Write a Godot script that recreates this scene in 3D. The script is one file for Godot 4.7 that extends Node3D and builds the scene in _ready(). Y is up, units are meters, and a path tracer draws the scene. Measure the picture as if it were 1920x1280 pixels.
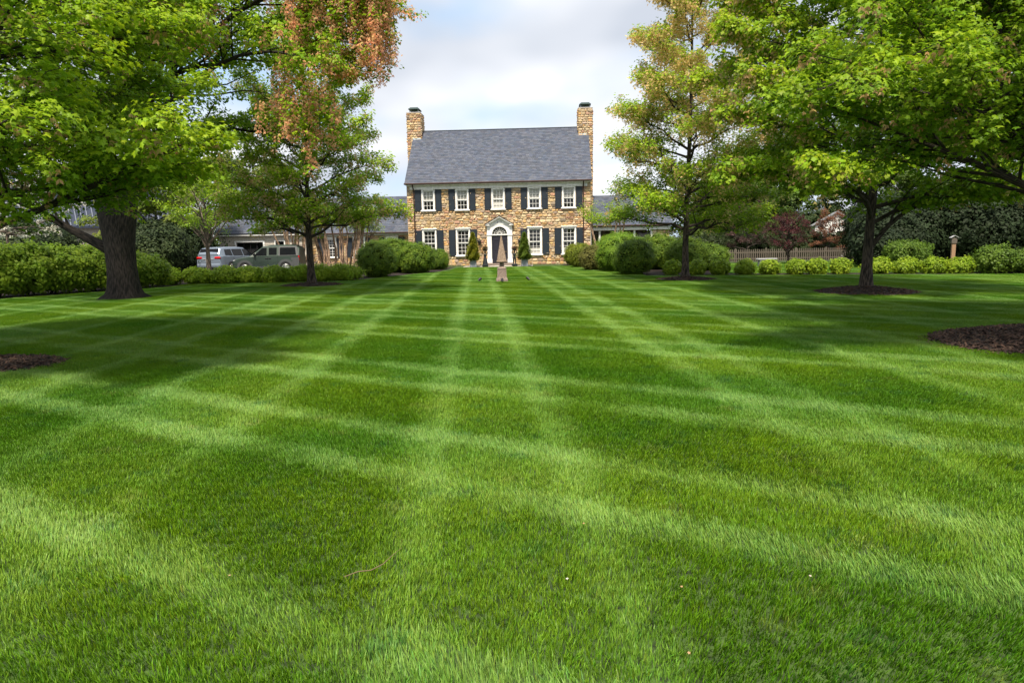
extends Node3D

# ------------------------------------------------------------------ helpers
var used := {}
var rng := RandomNumberGenerator.new()

class MB:
	var v := PackedVector3Array()
	var n := PackedVector3Array()
	var c := PackedColorArray()
	var uv := PackedVector2Array()
	var i := PackedInt32Array()

	func face(pts: Array, col: Color) -> void:   # convex, counter-clockwise seen from outside
		var nn: Vector3 = (pts[1] - pts[0]).cross(pts[2] - pts[0])
		if nn.length_squared() < 1e-16 and pts.size() > 3:
			nn = (pts[2] - pts[0]).cross(pts[3] - pts[0])
		nn = nn.normalized()
		var s := v.size()
		var k := 0
		for p in pts:
			v.append(p); n.append(nn); c.append(col); uv.append(Vector2(k & 1, (k >> 1) & 1))
			k += 1
		for q in range(1, pts.size() - 1):
			i.append(s); i.append(s + q + 1); i.append(s + q)

	func face_to(pts: Array, out: Vector3, col: Color) -> void:
		var nn: Vector3 = (pts[1] - pts[0]).cross(pts[2] - pts[0])
		if nn.dot(out) < 0.0:
			pts.reverse()
		face(pts, col)

	func box(at: Vector3, size: Vector3, col := Color.WHITE, bev := 0.0, b := Basis.IDENTITY) -> void:
		var h := size * 0.5
		if bev <= 0.0:
			for a in 3:
				for s in [-1.0, 1.0]:
					var e := [Vector3.ZERO, Vector3.ZERO, Vector3.ZERO, Vector3.ZERO]
					var q := 0
					for st in [[-1, -1], [1, -1], [1, 1], [-1, 1]]:
						var p := Vector3.ZERO
						p[a] = s * h[a]; p[(a + 1) % 3] = st[0] * h[(a + 1) % 3]; p[(a + 2) % 3] = st[1] * h[(a + 2) % 3]
						e[q] = at + b * p
						q += 1
					if s < 0: e.reverse()
					face(e, col)
			return
		var r: float = min(bev, min(h.x, min(h.y, h.z)) * 0.98)
		var P := func(sg: Vector3, a: int) -> Vector3:
			var p := Vector3.ZERO
			for k in 3:
				p[k] = sg[k] * (h[k] if k == a else h[k] - r)
			return at + b * p
		for a in 3:
			var a1 := (a + 1) % 3
			var a2 := (a + 2) % 3
			for s in [-1.0, 1.0]:
				var e := []
				for st in [[-1, -1], [1, -1], [1, 1], [-1, 1]]:
					var sg := Vector3.ZERO
					sg[a] = s; sg[a1] = st[0]; sg[a2] = st[1]
					e.append(P.call(sg, a))
				var o := Vector3.ZERO
				o[a] = s
				face_to(e, b * o, col)
				for t in [-1.0, 1.0]:   # edge between face a (sign s) and face a1 (sign t)
					var g1 := Vector3.ZERO
					g1[a] = s; g1[a1] = t; g1[a2] = -1.0
					var g2 := g1
					g2[a2] = 1.0
					var oo := Vector3.ZERO
					oo[a] = s; oo[a1] = t
					face_to([P.call(g1, a), P.call(g2, a), P.call(g2, a1), P.call(g1, a1)], b * oo, col)
		for sx in [-1.0, 1.0]:
			for sy in [-1.0, 1.0]:
				for sz in [-1.0, 1.0]:
					var sg := Vector3(sx, sy, sz)
					face_to([P.call(sg, 0), P.call(sg, 1), P.call(sg, 2)], b * sg, col)

	func tube(pts: Array, rad: Array, sides: int, col := Color.WHITE, cap := true, usc := 1.0) -> void:
		var m := pts.size()
		var s := v.size()
		var t0: Vector3 = (pts[1] - pts[0]).normalized()
		var up := Vector3.UP if abs(t0.y) < 0.9 else Vector3.RIGHT
		var sx := t0.cross(up).normalized()
		var len := 0.0
		for k in m:
			var t: Vector3 = (pts[min(k + 1, m - 1)] - pts[max(k - 1, 0)]).normalized()
			sx = (sx - t * sx.dot(t)).normalized()
			var sy := sx.cross(t).normalized()
			if k > 0: len += (pts[k] - pts[k - 1]).length()
			for j in sides + 1:
				var a := TAU * j / sides
				var d := sx * cos(a) + sy * sin(a)
				v.append(pts[k] + d * rad[k]); n.append(d); c.append(col); uv.append(Vector2(float(j) / sides * usc, len))
		var w := sides + 1
		for k in m - 1:
			for j in sides:
				var q := s + k * w + j
				i.append(q); i.append(q + 1); i.append(q + w)
				i.append(q + 1); i.append(q + w + 1); i.append(q + w)
		if cap:
			for e in [0, m - 1]:
				if rad[e] > 0.004:
					var ring := []
					for j in sides: ring.append(v[s + e * w + j])
					face_to(ring, pts[e] - pts[1 if e == 0 else m - 2], col)

	func lathe(at: Vector3, prof: Array, sides: int, col := Color.WHITE, sq := Vector2.ONE) -> void:   # prof: [radius, height] upwards
		var s := v.size()
		var m := prof.size()
		for k in m:
			var a0: Vector2 = prof[max(k - 1, 0)]
			var a1: Vector2 = prof[min(k + 1, m - 1)]
			var t := (a1 - a0).normalized()
			for j in sides + 1:
				var a := TAU * j / sides
				v.append(at + Vector3(cos(a) * prof[k].x * sq.x, prof[k].y, sin(a) * prof[k].x * sq.y))
				n.append(Vector3(cos(a) * t.y, -t.x, sin(a) * t.y).normalized()); c.append(col); uv.append(Vector2(float(j) / sides, prof[k].y))
		var w := sides + 1
		for k in m - 1:
			for j in sides:
				var q := s + k * w + j
				i.append(q); i.append(q + 1); i.append(q + w)
				i.append(q + 1); i.append(q + w + 1); i.append(q + w)

	func prism(poly: Array, z0: float, z1: float, col := Color.WHITE) -> void:   # polygon in xy counter-clockwise seen from +z
		var p2 := PackedVector2Array(poly)
		var tri := Geometry2D.triangulate_polygon(p2)
		for q in range(0, tri.size(), 3):
			var a := p2[tri[q]]; var b := p2[tri[q + 1]]; var d := p2[tri[q + 2]]
			face_to([Vector3(a.x, a.y, z1), Vector3(b.x, b.y, z1), Vector3(d.x, d.y, z1)], Vector3(0, 0, 1), col)
			face_to([Vector3(a.x, a.y, z0), Vector3(b.x, b.y, z0), Vector3(d.x, d.y, z0)], Vector3(0, 0, -1), col)
		for q in p2.size():
			var a := p2[q]; var b := p2[(q + 1) % p2.size()]
			face([Vector3(a.x, a.y, z0), Vector3(b.x, b.y, z0), Vector3(b.x, b.y, z1), Vector3(a.x, a.y, z1)], col)

	func mesh() -> ArrayMesh:
		var ar := []
		ar.resize(Mesh.ARRAY_MAX)
		ar[Mesh.ARRAY_VERTEX] = v; ar[Mesh.ARRAY_NORMAL] = n; ar[Mesh.ARRAY_COLOR] = c; ar[Mesh.ARRAY_TEX_UV] = uv; ar[Mesh.ARRAY_INDEX] = i
		var am := ArrayMesh.new()
		am.add_surface_from_arrays(Mesh.PRIMITIVE_TRIANGLES, ar)
		return am

class Copies:
	var buf := PackedFloat32Array()
	func add(b: Basis, o: Vector3, k: Color) -> void:
		buf.append_array(PackedFloat32Array([b.x.x, b.y.x, b.z.x, o.x, b.x.y, b.y.y, b.z.y, o.y, b.x.z, b.y.z, b.z.z, o.z, k.r, k.g, k.b, 1.0]))

func numbered(called: String) -> String:
	if not used.has(called):
		used[called] = 0
		return called
	used[called] += 1
	return "%s_%03d" % [called, used[called]]

func tag(o: Node, label := "", category := "", group := "", kind := "") -> Node:
	if label: o.set_meta("label", label)
	if category: o.set_meta("category", category)
	if group: o.set_meta("group", group)
	if kind: o.set_meta("kind", kind)
	return o

func thing(called: String, label: String, category: String, at := Vector3.ZERO, turn := 0.0, group := "") -> Node3D:
	var o := Node3D.new()
	o.name = numbered(called)
	add_child(o, true)
	o.position = at
	o.rotation.y = turn
	tag(o, label, category, group)
	return o

func put(called: String, m: Mesh, mat: Material, parent: Node = null, at := Vector3.ZERO) -> MeshInstance3D:
	var o := MeshInstance3D.new()
	o.name = numbered(called) if parent == null else called
	o.mesh = m
	o.material_override = mat
	o.position = at
	(self if parent == null else parent).add_child(o, true)
	return o

func struct(called: String, m: Mesh, mat: Material) -> MeshInstance3D:
	var o := put(called, m, mat)
	o.set_meta("kind", "structure")
	return o

func scatter(called: String, m: Mesh, mat: Material, cp: Copies, parent: Node = null) -> MultiMeshInstance3D:
	var mm := MultiMesh.new()
	mm.transform_format = MultiMesh.TRANSFORM_3D
	mm.use_colors = true
	mm.mesh = m
	mm.instance_count = cp.buf.size() / 16
	mm.buffer = cp.buf
	var o := MultiMeshInstance3D.new()
	o.name = numbered(called) if parent == null else called
	o.multimesh = mm
	o.material_override = mat
	o.set_meta("kind", "stuff")
	(self if parent == null else parent).add_child(o, true)
	return o

func lin(r: float, g: float, b: float) -> Color:
	return Color(r, g, b).linear_to_srgb()

func mat(col: Color, rough := 0.7, metal := 0.0) -> StandardMaterial3D:
	var m := StandardMaterial3D.new()
	m.albedo_color = Color(col.r, col.g, col.b).linear_to_srgb()
	m.roughness = rough
	m.metallic = metal
	return m

func vmat(rough := 0.8, spec := 0.5, back := 0.0) -> StandardMaterial3D:
	var m := StandardMaterial3D.new()
	m.vertex_color_use_as_albedo = true
	m.roughness = rough
	m.metallic_specular = spec
	if back > 0.0:
		m.backlight_enabled = true
		m.backlight = Color(back, back, back).linear_to_srgb()
	return m

func noise_tex(seed_: int, freq: float, ramp: Array, size := 512, oct := 5, kind := FastNoiseLite.TYPE_SIMPLEX_SMOOTH) -> NoiseTexture2D:
	var f := FastNoiseLite.new()
	f.seed = seed_
	f.frequency = freq
	f.noise_type = kind
	f.fractal_octaves = oct
	var t := NoiseTexture2D.new()
	t.width = size; t.height = size
	t.seamless = true
	t.noise = f
	if ramp.size():
		var g := Gradient.new()
		g.offsets = PackedFloat32Array(ramp.map(func(e): return e[0]))
		g.colors = PackedColorArray(ramp.map(func(e): return e[1]))
		t.color_ramp = g
	return t

func grain(m: StandardMaterial3D, tex: Texture2D, scale := 1.0, hmap: Texture2D = null, hs := 1.0) -> StandardMaterial3D:
	m.albedo_texture = tex
	m.uv1_triplanar = true
	m.uv1_world_triplanar = true
	m.uv1_scale = Vector3.ONE * scale
	if hmap:
		m.heightmap_enabled = true
		m.heightmap_texture = hmap
		m.heightmap_scale = hs
	return m

func gray(v: float) -> Color:
	return Color(v, v, v)

func rr(a: float, b: float) -> float:
	return rng.randf_range(a, b)

func jitter_color(c: Color, k: float) -> Color:
	var f := 1.0 + rr(-k, k)
	return Color(c.r * f * (1.0 + rr(-k, k) * 0.4), c.g * f, c.b * f * (1.0 + rr(-k, k) * 0.4))

# ------------------------------------------------------------------ shared materials
var M := {}

func materials() -> void:
	var fine := noise_tex(3, 0.02, [[0.0, gray(0.72)], [0.5, gray(0.95)], [1.0, gray(1.0)]])
	var rough_h := noise_tex(4, 0.03, [])
	M.bark = mat(Color(0.045, 0.034, 0.028), 0.95)
	var bark_t := noise_tex(11, 0.012, [[0.25, gray(0.35)], [0.5, gray(0.75)], [0.75, gray(1.0)]], 512, 6)
	M.bark.albedo_texture = bark_t
	M.bark.uv1_scale = Vector3(1.6, 0.5, 1)
	M.bark.heightmap_enabled = true
	M.bark.heightmap_texture = noise_tex(12, 0.02, [], 512, 5)
	M.bark.heightmap_scale = 1.6
	M.bark_dark = M.bark.duplicate()
	M.bark_dark.albedo_color = lin(0.105, 0.08, 0.065)
	M.bark_tan = M.bark.duplicate()
	M.bark_tan.albedo_color = lin(0.62, 0.42, 0.29)
	M.bark_pale = M.bark.duplicate()
	M.bark_pale.albedo_color = lin(0.27, 0.215, 0.17)
	M.leaf = vmat(0.5, 0.35, 0.95)
	M.leaf_dark = vmat(0.6, 0.25, 0.3)
	M.grass = vmat(0.5, 0.36, 0.5)
	M.seed = vmat(0.7, 0.3, 1.0)
	M.stone = grain(vmat(0.9), noise_tex(21, 0.02, [[0.2, gray(0.68)], [0.55, gray(0.95)], [0.9, gray(1.0)]]), 1.3, rough_h, 1.2)
	M.mortar = grain(mat(Color(0.5, 0.4, 0.27), 0.95), fine, 1.0, rough_h, 0.6)
	M.slate = grain(vmat(0.65, 0.35), fine, 1.5)
	M.white = grain(mat(Color(0.8, 0.8, 0.79), 0.5), noise_tex(5, 0.01, [[0.0, gray(0.9)], [0.6, gray(1.0)], [1.0, gray(1.0)]]), 0.7)
	M.navy = mat(Color(0.011, 0.019, 0.031), 0.5)
	M.door = mat(Color(0.022, 0.021, 0.032), 0.35)
	M.glass = mat(Color(0.02, 0.025, 0.03), 0.04)
	M.glass.transparency = BaseMaterial3D.TRANSPARENCY_ALPHA
	M.glass.albedo_color.a = 0.12
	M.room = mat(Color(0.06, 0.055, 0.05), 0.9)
	M.blind = mat(Color(0.62, 0.61, 0.57), 0.9)
	M.bronze = mat(Color(0.055, 0.03, 0.024), 0.45, 0.3)
	M.copper = mat(Color(0.03, 0.055, 0.05), 0.5, 0.3)
	M.lead = mat(Color(0.2, 0.23, 0.27), 0.5, 0.4)
	M.black = mat(Color(0.012, 0.012, 0.014), 0.45)
	M.mulch = grain(mat(Color(0.055, 0.03, 0.022), 0.95), noise_tex(31, 0.05, [[0.25, gray(0.35)], [0.55, gray(0.8)], [0.8, gray(1.0)]], 512, 5), 1.4, noise_tex(32, 0.06, []), 4.0)
	M.chip = vmat(0.9)
	M.ground = grain(mat(Color(0.05, 0.1, 0.014), 0.95), noise_tex(41, 0.03, [[0.2, gray(0.5)], [0.6, gray(0.95)], [1.0, gray(1.0)]]), 0.6, rough_h, 2.0)
	M.drive = grain(mat(Color(0.13, 0.125, 0.12), 0.95), noise_tex(42, 0.09, [[0.2, gray(0.6)], [0.7, gray(1.0)]]), 0.8, rough_h, 1.0)
	M.siding = grain(mat(Color(0.55, 0.5, 0.43), 0.7), fine, 0.6)
	M.obelisk = grain(mat(Color(0.33, 0.25, 0.19), 0.85), noise_tex(51, 0.02, [[0.2, Color(0.62, 0.58, 0.55)], [0.5, gray(0.9)], [0.8, gray(1.0)]]), 1.6, rough_h, 0.8)
	M.pink_stone = grain(mat(Color(0.3, 0.235, 0.2), 0.9), noise_tex(52, 0.02, [[0.2, Color(0.6, 0.55, 0.55)], [0.5, gray(0.9)], [0.8, gray(1.0)]]), 1.6, rough_h, 0.8)
	M.flag = grain(mat(Color(0.42, 0.38, 0.33), 0.9), fine, 1.2)
	M.planter = grain(mat(Color(0.3, 0.33, 0.38), 0.6), fine, 2.0)
	M.statue = mat(Color(0.02, 0.026, 0.03), 0.4, 0.3)
	M.tyre = mat(Color(0.015, 0.015, 0.016), 0.8)
	M.rim = mat(Color(0.6, 0.61, 0.63), 0.3, 0.6)
	M.cladding = mat(Color(0.06, 0.065, 0.07), 0.55)
	M.carglass = mat(Color(0.008, 0.009, 0.011), 0.06)
	M.carglass.metallic_specular = 0.25
	M.tail = mat(Color(0.45, 0.012, 0.015), 0.15)
	M.lens = mat(Color(0.75, 0.75, 0.75), 0.1)
	M.plate = mat(Color(0.75, 0.75, 0.76), 0.4)
	M.fence = grain(mat(Color(0.13, 0.11, 0.088), 0.9), fine, 2.0)
	M.post = grain(mat(Color(0.36, 0.22, 0.13), 0.85), fine, 3.0)
	M.metal_roof = mat(Color(0.042, 0.052, 0.08), 0.75, 0.0)
	M.metal_roof.metallic_specular = 0.2
	M.bench = grain(mat(Color(0.36, 0.37, 0.38), 0.9), fine, 2.0)

# ------------------------------------------------------------------ leaves and sprigs
func leaf_maple(mb: MB, at: Vector3, out: Vector3, up: Vector3, size: float, col: Color) -> void:
	var side := out.cross(up).normalized()
	var P := [Vector2(0, 0), Vector2(-0.06, 0.34), Vector2(0.24, 0.22), Vector2(0.5, 0.56), Vector2(0.6, 0.2), Vector2(1, 0), Vector2(0.6, -0.2), Vector2(0.5, -0.56), Vector2(0.24, -0.22), Vector2(-0.06, -0.34)]
	var W := []
	for p in P:
		W.append(at + (out * p.x + side * p.y - up * (0.3 * absf(p.y) + 0.28 * p.x * p.x)) * size)
	var cc := at + (out * 0.34 - up * 0.03) * size
	for k in 10:
		mb.face([cc, W[(k + 1) % 10], W[k]], col)

func leaf_plain(mb: MB, at: Vector3, out: Vector3, up: Vector3, size: float, col: Color, wide := 0.33) -> void:
	var side := out.cross(up).normalized() * wide * size
	var mid := at + (out * 0.5 - up * 0.02) * size
	var tip := at + (out - up * 0.25) * size
	var dn := up * 0.1 * size
	mb.face([at, mid - side - dn, tip], col)
	mb.face([at, tip, mid + side - dn], col)

func sprig(kind: String, count: int, radius: float, size: float, cols: Array, seed_: int, droop := 0.35, flat := 0.5, wide := 0.33) -> ArrayMesh:
	rng.seed = seed_
	var mb := MB.new()
	for k in count:
		var az := rr(0, TAU)
		var o := Vector3(cos(az), rr(-droop * 1.6, 0.35), sin(az)).normalized()
		var up := (Vector3(rr(-0.5, 0.5), 1.0, rr(-0.5, 0.5)) + Vector3(cos(az), 0, sin(az)) * droop).normalized()
		up = (up - o * up.dot(o)).normalized()
		var at := Vector3(cos(az), 0, sin(az)) * radius * rr(0.05, 0.9) + Vector3.UP * rr(-radius, radius) * flat
		var c: Color = jitter_color(cols[rng.randi() % cols.size()], 0.18)
		if kind == "maple":
			leaf_maple(mb, at, o, up, size * rr(0.7, 1.2), c)
		else:
			leaf_plain(mb, at, o, up, size * rr(0.7, 1.25), c, wide)
	return mb.mesh()

func seed_sprig(count: int, radius: float, size: float, cols: Array, seed_: int) -> ArrayMesh:   # hanging winged seeds
	rng.seed = seed_
	var mb := MB.new()
	for k in count:
		var at := Vector3(rr(-radius, radius), rr(-radius * 1.3, radius * 0.3), rr(-radius, radius))
		var az := rr(0, TAU)
		var c: Color = jitter_color(cols[rng.randi() % cols.size()], 0.2)
		for s in [-1.0, 1.0]:
			var o := Vector3(cos(az) * 0.55 * s, -1.0, sin(az) * 0.55 * s).normalized()
			leaf_plain(mb, at, o, Vector3(-sin(az), 0.1, cos(az)).normalized(), size * rr(0.8, 1.2), c, 0.22)
	return mb.mesh()

# ------------------------------------------------------------------ trees
func bez(a: Vector3, b: Vector3, c: Vector3, t: float) -> Vector3:
	return a.lerp(b, t).lerp(b.lerp(c, t), t)

func poly_at(pts: Array, t: float) -> Vector3:
	var f := clampf(t, 0.0, 0.9999) * (pts.size() - 1)
	return pts[int(f)].lerp(pts[int(f) + 1], f - int(f))

# p: at, height, clear, trunk, radius, limbs, seconds, thirds, seed, bark, leaf (mesh), seeds (mesh), seed_share(Callable), tint(Callable), extra (limb polylines), rise, keep(Callable)
func tree(called: String, label: String, category: String, p: Dictionary) -> Node3D:
	rng.seed = p.seed
	var base: Vector3 = p.at
	var root := thing(called, label, category, base, 0.0, p.get("group", ""))
	var H: float = p.height
	var clear: float = p.clear
	var R: float = p.radius
	var r0: float = p.trunk
	var tops: Array = p.get("trunk_line", [])
	var pts := []
	var rad := []
	var n := 15
	for k in n + 1:
		var t := float(k) / n
		var y := pow(t, 1.35) * H * 0.93
		pts.append(Vector3(sin(t * 5.0 + p.seed) * 0.09 * t * H * 0.12, y - 0.06, cos(t * 4.0 + p.seed * 1.7) * 0.08 * t * H * 0.12))
		var fl: float = 0.75 * exp(-y / (r0 * 1.6)) * p.get("flare", 1.0)
		rad.append(maxf(r0 * (pow(1.0 - t, 0.9) + fl), 0.015))
	if tops.size():
		pts = tops[0]; rad = tops[1]
	var mb := MB.new()
	mb.tube(pts, rad, 20, Color.WHITE, true, 3.0 * r0 / 0.3)
	for k in mb.v.size():   # buttress roots and lumps
		var q := mb.v[k]
		var a := atan2(q.z, q.x)
		var y: float = max(q.y, 0.0)
		var ax := poly_at(pts, pow(clampf(q.y / (H * 0.93), 0, 1), 1.0 / 1.35)) if tops.is_empty() else Vector3(0, q.y, 0)
		var k1: float = 1.0 + 0.16 * p.get("flare", 1.0) * exp(-y / (r0 * 1.8)) * sin(a * 5.0 + p.seed) + 0.04 * sin(a * 3.0 + y * 2.0)
		mb.v[k] = Vector3(ax.x + (q.x - ax.x) * k1, q.y, ax.z + (q.z - ax.z) * k1)
	put("trunk", mb.mesh(), p.bark, root)

	var leafcp := Copies.new()
	var seedcp := Copies.new()
	var tint: Callable = p.tint
	var share: Callable = p.get("seed_share", func(_q): return 0.0)
	var keep: Callable = p.get("keep", func(_q): return true)
	var sc: Vector2 = p.get("scale", Vector2(0.8, 1.25))
	var sprout := func(q: Vector3, dir: Vector3) -> void:
		if not keep.call(q + base): return
		var s := rr(sc.x, sc.y)
		var b := Basis(Vector3.UP, rr(0, TAU))
		var lean := Vector3(dir.x * 0.5 + rr(-0.35, 0.35), 1.0, dir.z * 0.5 + rr(-0.35, 0.35)).normalized()
		b = Basis(Quaternion(Vector3.UP, lean)) * b
		b = b.scaled(Vector3(s, s, s))
		var outer := Vector2(q.x, q.z).length() / R
		if rng.randf() < share.call(q + base):
			seedcp.add(b, q + Vector3.DOWN * 0.04, tint.call(q, outer, true))
			if rng.randf() < 0.7: return
		leafcp.add(b, q, tint.call(q, outer, false))

	var limbs := []   # [polyline, r_start]
	var N: int = p.limbs
	for k in N:
		var t := (k + rr(-0.3, 0.3)) / N
		t = clampf(t, 0.0, 1.0)
		var hy := clear + (H * 0.86 - clear) * pow(t, p.get("spread", 1.0))
		var tt := clampf((hy - clear) / (H - clear), 0, 1)
		var prof: float = lerpf(p.get("low", 0.85), 1.0, tt / 0.25) if tt < 0.25 else pow(1.0 - (tt - 0.25) / 0.78, p.get("taper", 0.75))
		if p.get("cone", false): prof = 1.05 * pow(1.0 - tt, p.get("cone_pow", 0.85))
		var az: float = k * 2.39996 + rr(-0.35, 0.35) + p.seed
		var reach := R * prof * rr(0.78, 1.03)
		var rise: float = reach * lerpf(p.get("rise0", 0.1), p.get("rise1", 1.3), tt) * rr(0.7, 1.3)
		rise = minf(rise, H - hy)
		var a: Vector3 = poly_at(pts, pow(hy / (H * 0.93), 1.0 / 1.35)) if tops.is_empty() else Vector3(0, hy, 0)
		a.y = hy
		var sq: Vector2 = p.get("squash", Vector2.ONE)
		var c := Vector3(cos(az) * reach * sq.x, hy + rise, sin(az) * reach * sq.y)
		var bb := a.lerp(c, 0.5) + Vector3(0, rr(0.05, 0.16) * reach * (1.0 if tt < 0.3 else -0.6), 0) + Vector3(-sin(az), 0, cos(az)) * rr(-0.12, 0.12) * reach
		var pl := []
		for q in 9:
			pl.append(bez(a, bb, c, q / 8.0) + Vector3(rr(-1, 1), rr(-1, 1), rr(-1, 1)) * 0.03 * reach * (0.0 if q == 0 else 1.0))
		limbs.append([pl, clampf(maxf(r0, 0.2) * lerpf(0.34, 0.14, tt), 0.025, 0.3)])
	for e in p.get("extra", []):
		var pl := []
		for q in e[0]: pl.append(q - base)
		if e.size() > 2 and e[2]:   # smooth it
			var cv := Curve3D.new()
			for q in pl.size():
				var d: Vector3 = (pl[min(q + 1, pl.size() - 1)] - pl[max(q - 1, 0)]) / 6.0
				cv.add_point(pl[q], -d, d)
			var sm := []
			for q in 13: sm.append(cv.samplef(q / 12.0 * (pl.size() - 1)))
			pl = sm
		limbs.append([pl, e[1]])

	for L in limbs:
		var pl: Array = L[0]
		var lr: float = L[1]
		var m := MB.new()
		var rads := []
		for q in pl.size():
			rads.append(lerpf(lr, 0.008, pow(q / float(pl.size() - 1), 0.75)))
		m.tube(pl, rads, 8, Color.WHITE, false, 1.5)
		var length := 0.0
		for q in pl.size() - 1: length += (pl[q + 1] - pl[q]).length()
		var S: int = max(3, int(p.seconds * length / 4.0))
		for s in S:
			var t := lerpf(p.get("inner", 0.22), 1.0, (s + rr(0, 1)) / S)
			var o := poly_at(pl, t)
			var tang := (poly_at(pl, t + 0.05) - poly_at(pl, t - 0.05)).normalized()
			var hs := tang.cross(Vector3.UP).normalized() * (1.0 if s % 2 == 0 else -1.0)
			var dir := (tang * rr(0.4, 0.9) + hs * rr(0.3, 1.0) + Vector3.UP * rr(p.get("up0", -0.1), p.get("up1", 0.5))).normalized()
			var ln: float = (length * 0.36 * (1.12 - t) + 0.35) * rr(0.7, 1.2)
			var sp := [o]
			for q in range(1, 4):
				sp.append(o + dir * ln * q / 3.0 + Vector3(rr(-1, 1), rr(-0.6, 1), rr(-1, 1)) * 0.06 * ln + Vector3.DOWN * p.get("sag", 0.04) * q * q / 9.0 * ln)
			var sr := clampf(rads[int(t * (pl.size() - 1))] * 0.5, 0.006, 0.05)
			m.tube(sp, [sr, sr * 0.75, sr * 0.5, 0.004], 5, Color.WHITE, false)
			var T: int = p.thirds
			for u in T:
				var f := lerpf(0.2, 1.0, (u + rr(0, 1)) / T)
				var oo := poly_at(sp, f)
				var d2 := (dir * 0.6 + Vector3(rr(-1, 1), rr(-0.45, 0.6), rr(-1, 1))).normalized()
				var l2 := rr(0.25, 0.6) * clampf(ln * 0.5, 0.5, 1.2)
				var e := oo + d2 * l2
				m.tube([oo, e], [0.006, 0.003], 3, Color.WHITE, false)
				var ns: int = p.get("per_twig", 2)
				for w in ns:
					sprout.call(oo.lerp(e, (w + 1.0) / ns) + Vector3(rr(-1, 1), rr(-1, 1), rr(-1, 1)) * 0.06, d2)
			sprout.call(sp[3], dir)
		put("limb", m.mesh(), p.bark, root)
	if p.has("strands"):   # hanging strings of seeds: [from, length]
		for st in p.strands:
			var q: Vector3 = st[0] - base
			var end: Vector3 = q + Vector3(rr(-0.25, 0.25), -st[1], rr(-0.25, 0.25))
			var m := MB.new()
			m.tube([q, q.lerp(end, 0.5) + Vector3(rr(-0.1, 0.1), 0, rr(-0.1, 0.1)), end], [0.008, 0.006, 0.003], 3, Color.WHITE, false)
			put("twig", m.mesh(), p.bark, root)
			var cnt := int(st[1] / 0.085)
			for k in cnt:
				var o := q.lerp(end, (k + rr(0, 1)) / cnt) + Vector3(rr(-1, 1), 0, rr(-1, 1)) * 0.13
				var b := Basis(Vector3.UP, rr(0, TAU)).scaled(Vector3.ONE * rr(0.8, 1.3))
				if rng.randf() < st[2]:
					seedcp.add(b, o, tint.call(o, 1.0, true))
				else:
					leafcp.add(b, o, tint.call(o, 1.0, false))
	scatter("crown", p.leaf, p.get("leafmat", M.leaf), leafcp, root)
	if seedcp.buf.size():
		scatter("seed_clusters", p.seeds, M.seed, seedcp, root)
	return root

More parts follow.
